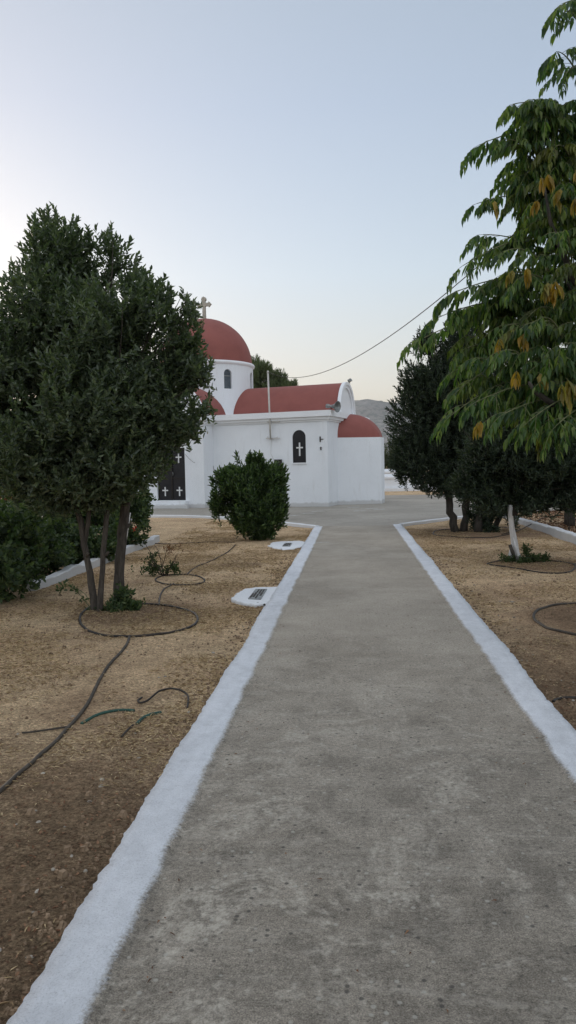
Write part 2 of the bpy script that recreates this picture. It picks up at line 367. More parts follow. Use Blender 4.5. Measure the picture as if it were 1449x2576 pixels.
def branch_pts(a, b, n=7, sag=0.0, wob=0.04):
    a, b = Vector(a), Vector(b); L = (b-a).length; out = []
    for i in range(n+1):
        t = i/n; p = a.lerp(b, t); p.z += sag*math.sin(PI*t)
        if 0 < i < n: p += Vector((random.uniform(-1, 1), random.uniform(-1, 1), random.uniform(-1, 1)))*wob*L
        out.append(p)
    return out
def ground_z(x, y):
    return -0.045 + 0.022*noise.noise(Vector((x*0.9, y*0.9, 3.1))) + 0.008*noise.noise(Vector((x*5, y*5, 1.7)))

# ------------------------------------------------------------------ setting
def smoothstep(a, b, x): t = min(1, max(0, (x-a)/(b-a))); return t*t*(3-2*t)
def terrain():
    def axis(lo, hi, step, far):
        c = list(np.arange(lo, hi+1e-6, step)); a = lo; s = step
        left = []
        while a > -far: s *= 1.35; a -= s; left.append(a)
        b = hi; s = step; right = []
        while b < far: s *= 1.35; b += s; right.append(b)
        return left[::-1]+c+right
    xs = axis(-6.5, 6.0, 0.10, 5000); ys = axis(1.0, 26.0, 0.12, 6000)
    mb = MB(); nx = len(xs)
    for y in ys:
        for x in xs:
            z = ground_z(x, y) if abs(x) < 14 and -6 < y < 45 else -0.05
            mb.v.append((x, y, z))
    for j in range(len(ys)-1):
        for i in range(nx-1):
            k = j*nx+i; mb.f.append((k, k+1, k+nx+1, k+nx))
    mb.smooth = [True]*len(mb.f)
    return mb.build('ground', M['soil'], kind='structure')
terrain()

XL, XR = -0.775, 1.05       # inner kerb lines of the path
EL = 19.35; ER = 19.75      # where the kerbs end at the plaza
def wob(y, s): return 0.022*noise.noise(Vector((y*0.7, s, 0)))+0.012*noise.noise(Vector((y*2.6, s, 5)))+0.006*noise.noise(Vector((y*12, s, 9)))
mb = MB(); ysamp = list(np.arange(-3, 19.6, 0.4))+[19.6]
vs = [(XL-0.1, y, 0.0) for y in ysamp]+[(XR+0.1, y, 0.0) for y in ysamp]; n = len(ysamp)
mb.add(vs, [(i, n+i, n+i+1, i+1) for i in range(n-1)]); mb.build('path', M['concrete'], kind='structure')

def path_kerb(xin, side, y1):
    "side=-1 left, +1 right; strip with ragged outer edge and a low outer face"
    mb = MB(); mb.uv = []
    ys = []; y = -3.0
    while y < y1: ys.append(y); y += 0.012 if y < 5 else 0.03
    ys.append(y1)
    us = [1.0, 0.88, 0.7, 0.45, 0.2, 0.0]
    for i, y in enumerate(ys):
        xi = xin - side*0.035 + wob(y, 2*side)*0.5
        xo = xin + side*(0.203 + 0.010*noise.noise(Vector((y*9, side, 2)))+0.008*noise.noise(Vector((y*33, side, 4)))+wob(y, side+7))
        for u in us:
            x = xo+(xi-xo)*u
            z = 0.004+0.012*math.sin(min(1, (1-u)/0.3)*PI/2)+0.004*noise.noise(Vector((x*12, y*9, 0)))*(1-u) if u < 1 else 0.0006
            mb.v.append((x, y, z)); mb.uv.append((u, y))
        mb.v.append((xo+side*0.006*noise.noise(Vector((y*25, 1, side))), y, -0.03)); mb.uv.append((-0.3, y))
        mb.v.append((xo+side*0.03, y, -0.12)); mb.uv.append((-0.5, y))
    m = len(us)+2
    for i in range(len(ys)-1):
        for k in range(m-1):
            a = i*m+k; f = (a, a+1, a+m+1, a+m); mb.f.append(f if side < 0 else f[::-1])
    b = (len(ys)-1)*m; mb.f.append(tuple(range(b, b+m)))
    mb.smooth = [True]*len(mb.f)
    return mb.build('kerb', M['kerb'], kind='structure')
path_kerb(XL, -1, EL); path_kerb(XR, 1, ER)

# garden rims along the plaza
rimL = [(-0.90, 19.35), (-1.72, 20.6), (-2.9, 22.3), (-4.3, 23.7), (-5.6, 24.6), (-7.3, 25.2), (-11, 25.6), (-16, 25.8)]
rimR = [(1.25, 19.75), (2.0, 20.75), (2.85, 21.8), (4.5, 24.0)]
def interp(pl, step):
    out = []
    for (a, b) in zip(pl[:-1], pl[1:]):
        a, b = Vector((*a, 0)), Vector((*b, 0)); n = max(1, int((b-a).length/step))
        out += [a.lerp(b, i/n) for i in range(n)]
    out.append(Vector((*pl[-1], 0))); return out
def wallstrip(name, pl, w, z0, z1, m, step=0.15, jit=0.01, zj=0.006, taper=None, **k):
    pts = interp(pl, step); mb = MB(); N = len(pts)
    for i, p in enumerate(pts):
        t = (pts[min(i+1, N-1)]-pts[max(i-1, 0)]).normalized(); s = Vector((t.y, -t.x, 0))
        a = jit*noise.noise(Vector((p.x*3, p.y*3, 0))); zz = z1 + zj*noise.noise(Vector((p.x*4, p.y*4, 7)))
        if taper: zz = z0+(zz-z0)*taper(i/(N-1))
        l = p+s*(w/2+a); r = p-s*(w/2-a)
        c = min(0.015, (zz-z0)*0.3)
        mb.v += [(l.x, l.y, z0), (l.x, l.y, zz-c), (l.x-s.x*c, l.y-s.y*c, zz), (r.x+s.x*c, r.y+s.y*c, zz), (r.x, r.y, zz-c), (r.x, r.y, z0)]
    for i in range(N-1):
        for q in range(5):
            b = i*6+q; mb.f.append((b, b+6, b+7, b+1))
    mb.f += [(0, 1, 2, 3, 4, 5), tuple((N-1)*6+q for q in (5, 4, 3, 2, 1, 0))]
    mb.smooth = [False]*len(mb.f)
    return mb.build(name, m, **k)
wallstrip('kerb', rimL, 0.13, -0.1, 0.035, M['whitek'], kind='structure')
wallstrip('kerb', rimR, 0.13, -0.1, 0.035, M['whitek'], kind='structure')

# plaza round the church
poly = [(XL-0.1, 19.6), (XR+0.1, 19.6)]+[(x, y) for x, y in rimR]+[(4.6, 24.3), (8, 25), (40, 26), (40, 38.6), (-40, 40), (-40, 26)]+[(x, y) for x, y in rimL[::-1]]
tri = tessellate_polygon([[Vector((*p, 0)) for p in poly]])
mb = MB(); mb.add([(x, y, 0.0) for x, y in poly], [tuple(t) for t in tri])
bm_ = mb.build('plaza', M['plaza'], kind='structure')
# worn white paint streaks on the plaza
mb = MB()
for (px, py, ln) in [(1150, 1279, 0), (775, 1291, 1), (800, 1286, 1), (735, 1297, 1), (890, 1276, 1), (935, 1279, 1), (955, 1281, 1), (905, 1285, 1), (800, 1365, 2), (815, 1364, 2), (1020, 1345, 2)]:
    p = at(px, py, 0.004); L_ = (0.9, 0.55, 0.22)[ln]; a = random.uniform(-0.25, 0.05) + (0.35 if ln == 1 else 0)
    n = 9; top = []; bot = []
    for i in range(n):
        t = i/(n-1); wv = (0.018 if ln == 2 else 0.05)*math.sin(PI*t)**0.5*random.uniform(0.4, 1.1)
        x = p.x+(t-0.5)*L_*math.cos(a); y = p.y+(t-0.5)*L_*math.sin(a)
        top.append((x, y+wv, 0.004)); bot.append((x, y-wv, 0.004))
    mb.add(bot+top[::-1], [tuple(range(2*n))])
mb.build('paint_streaks', M['whitek'], kind='structure')

# hill on the horizon
def hill():
    mb = MB(); xs = np.linspace(-2600, 2600, 210); ys = np.linspace(2200, 3600, 60)
    for y in ys:
        for x in xs:
            u = math.atan2(x, 2700)
            ridge = 0.86*(34*math.exp(-((x-62)/85)**2)+30*math.exp(-((x-100)/230)**2)+125*math.exp(-((x+20)/700)**2) + 150*math.exp(-((x-900)/600)**2) + 95*math.exp(-((x+900)/800)**2) + 60)
            t = (y-2200)/700; prof = math.sin(min(1, t)*PI/2)**1.2 if t < 1 else 1-0.3*(t-1)
            nz = noise.fractal(Vector((x/260, y/260, 0.3)), 0.9, 2.1, 6)
            z = -3+ridge*prof*(1+0.10*nz)+20*noise.fractal(Vector((x/90, y/90, 4)), 0.8, 2.1, 5)*prof
            mb.v.append((x, y, z))
    nx = len(xs)
    for j in range(len(ys)-1):
        for i in range(nx-1):
            k = j*nx+i; mb.f.append((k, k+1, k+nx+1, k+nx)); mb.smooth.append(True)
    m, nt, b = mat('scrub_hillside', 1.0); v = coords(nt)
    c = ramp(nt, noise_n(nt, 0.004, 6, 0.6, v, 0.5), [(0.35, (0.17, 0.15, 0.135)), (0.65, (0.30, 0.265, 0.235))])
    sc = ramp(nt, noise_n(nt, 0.05, 6, 0.75, v), [(0.48, wb(0)), (0.54, wb(1))])
    c = mix(nt, math_n(nt, 'MULTIPLY', sc, 0.9), c, (0.09, 0.10, 0.075)); nt.links.new(c, b.inputs['Base Color'])
    mb.build('hill', m, kind='structure')
hill()

# ------------------------------------------------------------------ church
TH = math.radians(-16)
CHL = Vector((-0.907, 29.2, 0))
church = empty('church', CHL, TH, label='whitewashed domed chapel with red barrel roofs and a stone cross on its dome', cat='church')
ZC = 3.70           # cornice top
V0, V1, VC = 0.0, 5.34, 2.67
UT0, UT1, UC = -8.1, -4.9, -6.5
VT = -0.85
UW = -11.0
AN, AT = 1.10, 1.6
ZS, ZR = 3.62, 5.0
def panel(mb, a, b, z0, z1, holes=(), th=0.25, inward=1):
    "wall panel from plan point a to b (outer face on the right-hand side when walking a->b), holes=(s, z0, w, h, arched)"
    a, b = Vector((*a, 0)), Vector((*b, 0)); L = (b-a).length; d = (b-a)/L; nin = Vector((-d.y, d.x, 0))
    loops = [[Vector((0, z0, 0)), Vector((L, z0, 0)), Vector((L, z1, 0)), Vector((0, z1, 0))]]
    for (s, hz, w, h, arch) in holes:
        if arch:
            r = w/2; lp = [Vector((s-r, hz, 0)), Vector((s+r, hz, 0))]+[Vector((s+r*math.cos(t), hz+h-r+r*math.sin(t), 0)) for t in np.linspace(0, PI, 13)]
        else: lp = [Vector((s-w/2, hz, 0)), Vector((s+w/2, hz, 0)), Vector((s+w/2, hz+h, 0)), Vector((s-w/2, hz+h, 0))]
        loops.append(lp[::-1])
    tri = tessellate_polygon(loops); flat = [p for l in loops for p in l]
    W = lambda p, o: a+d*p.x+Vector((0, 0, p.y))+nin*o
    n = len(flat); vs = [W(p, 0) for p in flat]+[W(p, th) for p in flat]
    fs = [tuple(t) for t in tri]+[tuple(i+n for i in t)[::-1] for t in tri]; base = 0
    for l in loops:
        m = len(l); fs += [(base+i, base+(i+1) % m, n+base+(i+1) % m, n+base+i) for i in range(m)]; base += m
    mb.add(vs, fs)
mb = MB()
WU, WZ0, WW, WHH = -1.176, 1.716, 0.55, 1.275
DU, DZ0, DW, DHH = -6.42, 0.30, 1.30, 2.12
panel(mb, (UT1, V0), (0, V0), -0.08, 3.5, [(WU-UT1, WZ0, WW, WHH, True)])
panel(mb, (0, V0+0.25), (0, V1-0.25), -0.08, 3.5)
panel(mb, (UT1, VT+0.25), (UT1, V0), -0.08, 3.5)
panel(mb, (UT0, VT), (UT1, VT), -0.08, 3.5, [(DU-UT0, DZ0, DW, DHH, False)])
panel(mb, (UT0, V0), (UT0, VT+0.25), -0.08, 3.5)
panel(mb, (UW, V0), (UT0, V0), -0.08, 3.5)
panel(mb, (UW, V1-0.25), (UW, V0+0.25), -0.08, 3.5)
panel(mb, (0, V1), (UW, V1), -0.08, 3.5)
# shallow corner pilasters
mb.box(-0.34, -0.002, -0.022, -0.001, -0.08, 3.36)
mb.box(UT1-0.30, UT1-0.002, VT-0.022, VT-0.001, -0.08, 3.36)
mb.build('wall', M['white'], church)
# cornice: outline of the plan offset outwards, two steps
def offset_ring(o):
    return [(o, V0-o), (o, V1+o), (UW-o, V1+o), (UW-o, V0-o), (UT0-o, V0-o), (UT0-o, VT-o), (UT1+o, VT-o), (UT1+o, V0-o)][::-1]
mb = MB()
for o, z0, z1 in ((0.05, 3.30, 3.37), (0.12, 3.371, 3.475), (0.21, 3.476, ZC)):
    mb.prism(offset_ring(o), z0, z1)
mb.build('cornice', M['trim'], church)
# barrel roofs
def barrel(mb, along, c, lo, hi, a, zs, zr, n=22, th=0.0):
    pr = [(a*math.cos(t), zs+(zr-zs)*math.sin(t)) for t in np.linspace(0, PI, n)]
    P = lambda s, w, z: (s, c+w, z) if along == 'u' else (c+w, s, z)
    nseg = 10; vs = []
    for k in range(nseg+1):
        s = lo+(hi-lo)*k/nseg
        vs += [P(s, w, z) for w, z in pr]
    fs = [(k*n+i, k*n+i+1, (k+1)*n+i+1, (k+1)*n+i) for k in range(nseg) for i in range(n-1)]
    mb.add(vs, fs, True)
    mb.add([P(lo, w, z) for w, z in pr], [tuple(range(n))]); mb.add([P(hi, w, z) for w, z in pr], [tuple(range(n))])
mb = MB(); barrel(mb, 'u', VC, UC, -0.10, AN, ZS, ZR); mb.build('nave_roof', M['red'], church)
mb = MB(); barrel(mb, 'u', VC, UW+0.1, UC, AN, ZS, ZR); mb.build('west_roof', M['red'], church)
mb = MB(); barrel(mb, 'v', UC, VT+0.1, V1+0.75, AT, ZS, ZR+0.05); mb.build('transept_roof', M['red'], church)
# arched gable walls with stepped mouldings
def gable(name, P, a, zs, zr):
    "P(depth, w, z) -> local point, depth grows outwards"
    mb = MB(); n = 26
    def ringband(a0, r0, a1, r1, d0, d1):
        T = np.linspace(0, PI, n); vs = []
        for t in T:
            for (aa, rr, dd) in ((a0, r0, d0), (a0, r0, d1), (a1, r1, d1), (a1, r1, d0)):
                vs.append(P(dd, aa*math.cos(t), zs+rr*math.sin(t)))
        fs = [(i*4+q, i*4+(q+1) % 4, (i+1)*4+(q+1) % 4, (i+1)*4+q) for i in range(n-1) for q in range(4)]
        fs += [(0, 1, 2, 3), tuple((n-1)*4+q for q in (3, 2, 1, 0))]
        mb.add(vs, fs)
    h = zr-zs
    ringband(a+0.035, h+0.035, a-0.09, h-0.09, -0.08, 0.06)
    ringband(a-0.09, h-0.09, a-0.22, h-0.22, -0.09, 0.015)
    T = np.linspace(0, PI, n)
    f = [P(-0.05, (a-0.21)*math.cos(t), zs+(h-0.21)*math.sin(t)) for t in T]
    mb.add(f, [tuple(range(n))])
    return mb.build(name, M['trim'], church)
gable('gable', lambda d, w, z: (d, VC+w, z), AN, ZS, ZR)
gable('gable', lambda d, w, z: (UC+w, VT-d, z), AT, ZS, ZR+0.05)
gable('gable', lambda d, w, z: (UW-d, VC+w, z), AN, ZS, ZR)
# apse
J1, K1, K2, J2 = (-0.02, 1.24), (1.56, 2.18), (1.48, 3.02), (-0.02, 4.1)
ZA = 2.69
mb = MB(); mb.prism([J1, K1, K2, J2], -0.08, ZA); ap = mb.build('apse', M['white'], church)
mb = MB(); n = 12
base = [Vector((*p, 0)) for p in ((0.0, 1.28), (1.50, 2.22), (1.42, 3.0), (0.0, 4.06))]
# finer outline so that the cap reads as rounded
outl = []
for i in range(3):
    for q in range(8): outl.append(base[i].lerp(base[i+1], q/8))
outl.append(base[3]); cen = Vector((0.0, VC, 0)); rows = []
for k in range(n+1):
    t = k/n*PI/2; s = math.cos(t); z = ZA-0.01+1.03*math.sin(t); row = []
    for p in outl:
        d = p-cen; rr = min(1.0, 1.42/max(d.length, 1e-3)); bl = smoothstep(0.0, 0.35, k/n)
        row.append(tuple(cen+d*s*(1+(rr-1)*bl)+Vector((0, 0, z))))
    rows.append(row)
m_ = len(outl); mb.add([p for r in rows for p in r], [(k*m_+i, k*m_+i+1, (k+1)*m_+i+1, (k+1)*m_+i) for k in range(n) for i in range(m_-1)], True)
mb.build('apse_roof', M['red'], church)
# drum with arched windows
RD = 2.10; ZD0, ZD1 = 3.6, 6.02
def drum():
    bm = bmesh.new(); NW = 8; L = 2*PI*RD; off = math.radians(-37)
    wins = [(((k+0.5)*L/NW), 4.92, 0.37, 0.82) for k in range(NW)]
    loops = [[Vector((0, ZD0, 0)), Vector((L, ZD0, 0)), Vector((L, ZD1, 0)), Vector((0, ZD1, 0))]]
    for (s, hz, w, h) in wins:
        r = w/2; loops.append(([Vector((s-r, hz, 0)), Vector((s+r, hz, 0))]+[Vector((s+r*math.cos(t), hz+h-r+r*math.sin(t), 0)) for t in np.linspace(0, PI, 11)])[::-1])
    tri = tessellate_polygon(loops); flat = [p for l in loops for p in l]
    bv = [bm.verts.new((p.x, p.y, 0)) for p in flat]
    for t in tri:
        try: bm.faces.new([bv[i] for i in t])
        except ValueError: pass
    bmesh.ops.recalc_face_normals(bm, faces=bm.faces)
    if bm.faces[0].normal.z < 0: bmesh.ops.reverse_faces(bm, faces=bm.faces)
    for k in range(1, 64):
        bmesh.ops.bisect_plane(bm, geom=bm.verts[:]+bm.edges[:]+bm.faces[:], plane_co=(L*k/64, 0, 0), plane_no=(1, 0, 0), dist=1e-5)
    r = bmesh.ops.extrude_face_region(bm, geom=bm.faces[:])
    for v in [g for g in r['geom'] if isinstance(g, bmesh.types.BMVert)]: v.co.z = -0.22
    for v in bm.verts:
        ang = v.co.x/RD + off - (0.5*2*PI/NW); z = v.co.y; rr = RD+v.co.z if v.co.z < -0.01 else RD
        v.co = (UC+rr*math.cos(ang), VC+rr*math.sin(ang), z)
    bmesh.ops.recalc_face_normals(bm, faces=bm.faces)
    me = bpy.data.meshes.new('drum'); bm.to_mesh(me); bm.free(); me.materials.append(M['white'])
    o = bpy.data.objects.new('drum', me); COL.objects.link(o); o.parent = church
    for k in range(NW):
        a = off+2*PI*k/NW; mb = MB(); r = 0.178; q = []
        for (s, z) in [(-r, 4.925), (r, 4.925)]+[(r*math.cos(t), 4.92+0.82-r-0.004+r*math.sin(t)) for t in np.linspace(0, PI, 11)]:
            q.append((s, z))
        c, s_ = math.cos(a), math.sin(a)
        def PT(d, s, z): return (UC+(RD+d)*c-s*s_, VC+(RD+d)*s_+s*c, z)
        m = len(q); mb.add([PT(-0.10, s, z) for s, z in q]+[PT(-0.13, s, z) for s, z in q], [tuple(range(m)), tuple(range(m, 2*m))[::-1]]+[(i, (i+1) % m, m+(i+1) % m, m+i) for i in range(m)])
        w = mb.build('drum_window', M['drumglass'], church)
        mb = MB()
        for z in (5.45,):
            mb.add([PT(d, s, zz) for d in (-0.098, -0.07) for s, zz in ((-r, z), (r, z), (r, z+0.03), (-r, z+0.03))], [(0, 1, 2, 3), (7, 6, 5, 4), (0, 4, 5, 1), (1, 5, 6, 2), (2, 6, 7, 3), (3, 7, 4, 0)])
        mb.build('glazing_bar', M['metal'], w)
drum()
mb = MB(); mb.lathe([(RD-0.1, 5.93), (RD+0.02, 5.96), (RD+0.07, 5.99), (RD+0.085, 6.05), (RD+0.06, 6.11), (RD-0.1, 6.13)], 72, (UC, VC, 0)); mb.build('drum_cornice', M['trim'], church)
mb = MB(); RDm = 2.07; mb.lathe([(RDm*math.cos(t), 6.10+2.08*math.sin(t)) for t in np.linspace(0, PI/2-0.001, 26)], 72, (UC, VC, 0)); mb.build('dome', M['red'], church)
# stone cross on the dome, budded ends
def budded_cross(zb):
    mb = MB(); w = 0.075; y0, y1 = VC-0.05, VC+0.05
    def poly(pts): 
        n = len(pts); mb.add([(UC+x, y0, z) for x, z in pts]+[(UC+x, y1, z) for x, z in pts], [tuple(range(n)), tuple(range(n, 2*n))[::-1]]+[(i, n+i, n+(i+1) % n, (i+1) % n) for i in range(n)])
    top = zb+1.02; az = zb+0.66; hl = 0.36; b = 0.125
    pts = [(-w, zb), (w, zb), (w*0.85, az-w), (hl-b, az-w), (hl-b*0.9, az-b), (hl, az), (hl-b*0.9, az+b), (hl-b, az+w), (w*0.85, az+w), (w, top-b*1.6), (b, top-b*1.2), (b*0.7, top-0.05), (0, top),
           (-b*0.7, top-0.05), (-b, top-b*1.2), (-w, top-b*1.6), (-w*0.85, az+w), (-hl+b, az+w), (-hl+b*0.9, az+b), (-hl, az), (-hl+b*0.9, az-b), (-hl+b, az-w), (-w*0.85, az-w)]
    poly(pts)
    mb.lathe([(0.16, zb-0.06), (0.14, zb+0.02), (0.09, zb+0.05), (0.001, zb+0.06)], 16, (UC, VC, 0))
    return mb.build('dome_cross', M['stone'], church)
budded_cross(8.15)
# nave window: dark arched shutter with a white cross
def arched_plate(mb, u, v0, v1, z0, w, h):
    r = w/2; q = [(u-r, z0), (u+r, z0)]+[(u+r*math.cos(t), z0+h-r+r*math.sin(t)) for t in np.linspace(0, PI, 17)]
    m = len(q); mb.add([(x, v0, z) for x, z in q]+[(x, v1, z) for x, z in q], [tuple(range(m)), tuple(range(m, 2*m))[::-1]]+[(i, (i+1) % m, m+(i+1) % m, m+i) for i in range(m)])
mb = MB(); arched_plate(mb, WU, V0+0.035, V0+0.06, WZ0+0.003, WW-0.006, WHH-0.006); win = mb.build('arched_window', M['dark'], church)
def plain_cross(name, u, v, z, h, w, t, parent):
    mb = MB(); mb.box(u-t/2, u+t/2, v-0.02, v, z-h/2, z+h/2); zc = z+h*0.12; mb.box(u-w/2, u-t/2, v-0.018, v, zc-t/2, zc+t/2); mb.box(u+t/2, u+w/2, v-0.018, v, zc-t/2, zc+t/2)
    return mb.build(name, M['crosswhite'], parent)
plain_cross('cross', WU+0.01, V0+0.034, 2.24, 0.52, 0.27, 0.055, win)
mb = MB(); mb.box(WU-0.31, WU+0.31, V0-0.045, V0+0.03, WZ0-0.05, WZ0-0.001); mb.build('window_sill', M['trim'], win)
# door
door = empty('door', (0, 0, 0)); door.parent = church
D0, D1 = DU-DW/2, DU+DW/2; vd = VT+0.07
mb = MB(); mb.box(D0+0.002, D0+0.06, vd, vd+0.08, DZ0+0.002, DZ0+DHH-0.002); mb.box(D1-0.06, D1-0.002, vd, vd+0.08, DZ0+0.002, DZ0+DHH-0.002); mb.box(D0+0.06, D1-0.06, vd, vd+0.08, DZ0+DHH-0.06, DZ0+DHH-0.002); mb.box(DU-0.035, DU+0.035, vd-0.01, vd+0.05, DZ0+0.002, DZ0+DHH-0.06)
mb.box(D0+0.06, DU-0.035, vd, vd+0.05, DZ0+0.85, DZ0+0.93); mb.box(DU+0.035, D1-0.06, vd, vd+0.05, DZ0+0.85, DZ0+0.93)
mb.build('door_frame', M['frame'], door)
for a, b in ((D0+0.06, DU-0.035), (DU+0.035, D1-0.06)):
    mb = MB(); mb.box(a, b, vd+0.035, vd+0.055, DZ0+0.93, DZ0+DHH-0.06); mb.build('door_glass', M['dark'], door)
    mb = MB(); mb.box(a, b, vd+0.02, vd+0.055, DZ0+0.002, DZ0+0.85); mb.build('door_panel', M['dark'], door)
for uu in (DU-0.33, DU+0.33):
    for zz in (DZ0+0.36, DZ0+1.70): plain_cross('cross', uu, vd+0.019, zz, 0.37, 0.26, 0.05, door)
mb = MB(); mb.tube([(DU+0.08, vd-0.05, DZ0+1.0), (DU+0.08, vd-0.05, DZ0+1.15)], 0.012, 8); mb.tube([(DU+0.08, vd+0.02, DZ0+1.07), (DU+0.08, vd-0.05, DZ0+1.07)], 0.01, 6); mb.build('handle', M['metal'], door)
mb = MB(); mb.box(DU-0.78, DU+0.78, VT-0.30, VT-0.002, -0.08, DZ0-0.02); mb.box(DU-1.55, DU+0.95, VT-0.46, VT-0.301, -0.08, 0.13); mb.box(DU-0.78, DU+0.78, VT-0.001, VT+0.07, DZ0-0.03, DZ0-0.001)
mb.build('door_step', M['white'], church)

def toworld(u, v, z): return CHL + Matrix.Rotation(TH, 3, 'Z') @ Vector((u, v, z))
# things fixed on the church
def horn(loc, d, s, label):
    root = empty('horn_loudspeaker', loc, label=label, cat='loudspeaker')
    d = Vector(d).normalized(); q = d.to_track_quat('Z', 'Y').to_matrix()
    mb = MB(); mb.lathe([(0.02*s, -0.30*s), (0.06*s, -0.29*s), (0.06*s, -0.20*s), (0.035*s, -0.17*s), (0.05*s, -0.08*s), (0.09*s, 0.02*s), (0.155*s, 0.10*s), (0.17*s, 0.105*s), (0.14*s, 0.07*s), (0.07*s, 0.0), (0.02*s, -0.05*s)], 20)
    mb.v = [tuple(q @ Vector(v)) for v in mb.v]; mb.build('horn', M['metal'], root)
    mb = MB(); mb.tube([(0, 0, -0.02), (-0.10, 0.02, -0.05), (-0.16, 0.02, -0.10)], 0.016, 6); mb.box(-0.22, -0.12, -0.04, 0.08, -0.125, -0.10); mb.build('bracket', M['rust'], root)
    return root
horn(toworld(0.30, 0.0, ZC+0.13), (0.85, -0.55, -0.12), 1.3, 'grey horn loudspeaker on the near corner of the chapel cornice')
fl = empty('floodlight', toworld(0.05, VC+0.25, ZR+0.06), math.radians(-16), label='small grey floodlight perched on top of the arched east gable', cat='floodlight')
mb = MB(); q = Matrix.Rotation(math.radians(-25), 3, 'Y')
mb.box(-0.02, 0.10, -0.10, 0.10, 0.0, 0.09); mb.box(0.101, 0.12, -0.11, 0.11, -0.01, 0.10); mb.v = [tuple(q @ Vector(v)) for v in mb.v]; mb.build('lamp_housing', M['metal'], fl)
mb = MB(); mb.tube([(0, 0.1, 0.06), (0, 0.1, -0.04), (0, -0.1, -0.04), (0, -0.1, 0.06)], 0.012, 6); mb.build('bracket', M['rust'], fl)
# service mast
umast = (at(679, 1103, 0) - at(679, 1103, 0)).x
def on_wall(px, py, v=0.0):
    "church-wall point seen at the photo point"
    d = ray(px, py); Ri = Matrix.Rotation(-TH, 3, 'Z'); o = Ri @ (CO-CHL); dd = Ri @ d
    t = (v-o.y)/dd.y; return o+dd*t
pa, pb = on_wall(674, 938, -0.16), on_wall(680.5, 1103, -0.16)
mast = empty('service_mast', toworld(pb.x, -0.16, pb.z), TH, label='thin pale electricity mast with two cross arms fixed to the nave wall', cat='mast')
dx, hz = pa.x-pb.x, pa.z-pb.z
mb = MB(); mb.tube([(0, 0, -0.03), (dx*0.5, 0, hz*0.5), (dx, 0, hz)], 0.036, 10); mb.lathe([(0.05, 0), (0.05, 0.03), (0.03, 0.08), (0.001, 0.09)], 10, (dx, 0, hz)); mb.build('pole', M['pole'], mast)
mb = MB(); mb.box(-0.22, 0.36, 0.045, 0.085, -0.01, 0.02); mb.box(-0.03, 0.03, 0.03, 0.158, -0.02, 0.03); mb.build('cross_arm', M['pole'], mast)
mb = MB(); z2 = on_wall(682, 1062, -0.16).z-pb.z; mb.box(-0.15, 0.38, 0.045, 0.085, z2, z2+0.035); mb.box(-0.03, 0.03, 0.03, 0.158, z2, z2+0.03); mb.build('cross_arm', M['pole'], mast)
def insul(x, z):
    mb = MB(); mb.lathe([(0.012, 0), (0.03, 0.02), (0.03, 0.05), (0.02, 0.07), (0.001, 0.08)], 8, (x, 0.065, z)); mb.build('insulator', M['crosswhite'], mast)
insul(0.25, 0.02); insul(-0.15, 0.02); insul(0.3, z2+0.035)
# meter box
bx = on_wall(699, 1166, -0.10); mbx = empty('meter_box', toworld(bx.x, -0.0, bx.z), TH, label='small dark green meter box on the nave wall behind the round shrub', cat='meter box')
mb = MB(); mb.box(-0.14, 0.14, -0.12, -0.002, -0.24, 0.16); mb.build('cabinet', M['frame'], mbx)
mb = MB(); mb.box(-0.07, 0.05, -0.128, -0.121, 0.03, 0.04); mb.box(-0.07, 0.05, -0.128, -0.121, 0.12, 0.13); mb.box(-0.07, -0.06, -0.128, -0.121, 0.041, 0.119); mb.box(0.04, 0.05, -0.128, -0.121, 0.041, 0.119); mb.box(-0.11, -0.10, -0.128, -0.121, 0.03, 0.13); mb.build('window_frame', M['metal'], mbx)
# wall ironwork right of the window
for (px, py, h, lb, arm) in ((805.5, 1105, 0.21, 'black iron bracket with a short side arm, the upper one right of the arched window', True), (807.5, 1128, 0.12, 'short black iron stub, the lower one right of the arched window', False)):
    p = on_wall(px, py, -0.02); e = empty('iron_bracket', toworld(p.x, 0, p.z), TH, label=lb, cat='bracket', group='iron fittings on the nave wall')
    mb = MB(); mb.box(-0.02, 0.025, -0.05, -0.002, -h/2, h/2)
    if arm: mb.box(0.0255, 0.13, -0.045, -0.015, -0.015, 0.015)
    else: mb.box(-0.035, -0.0205, -0.045, -0.01, 0.0, 0.045)
    mb.build('plate', M['rust'], e)
# thin wires on the wall
mb = MB(); w_ = [on_wall(a, b, -0.03) for a, b in ((683, 1105), (681, 1140), (690, 1160))]; mb.tube([toworld(p.x, -0.03, p.z) for p in w_], 0.006, 5)
mb.build('wall_wire', M['pole'], label='thin pale wire running down the nave wall below the mast', cat='wire')
mb = MB(); w_ = [on_wall(a, b, -0.03) for a, b in ((492, 1143), (503, 1155), (513, 1163), (524, 1165), (531, 1163), (537, 1172), (539, 1185))]
mb.tube([toworld(p.x, -0.93 if i < 3 else -0.05, p.z) for i, p in enumerate(w_)], 0.007, 5)
mb.build('wall_wire', M['hose'], label='thin drooping dark wire on the wall right of the chapel door', cat='wire')
# downpipe-like crack free seam: overhead cable from the mast to a far pole on the right
A = toworld(pa.x, -0.16, pa.z+0.03); E = atY(1420, 470, 9.0)
pts = []
for i in range(41):
    t = i/40; p = A.lerp(E, t); p.z -= 1.55*4*t*(1-t)*0.60; pts.append(p)
mb = MB(); mb.tube(pts, 0.008, 6); mb.build('overhead_cable', M['rust'], label='dark overhead cable sagging from the mast up into the tree on the right', cat='cable')

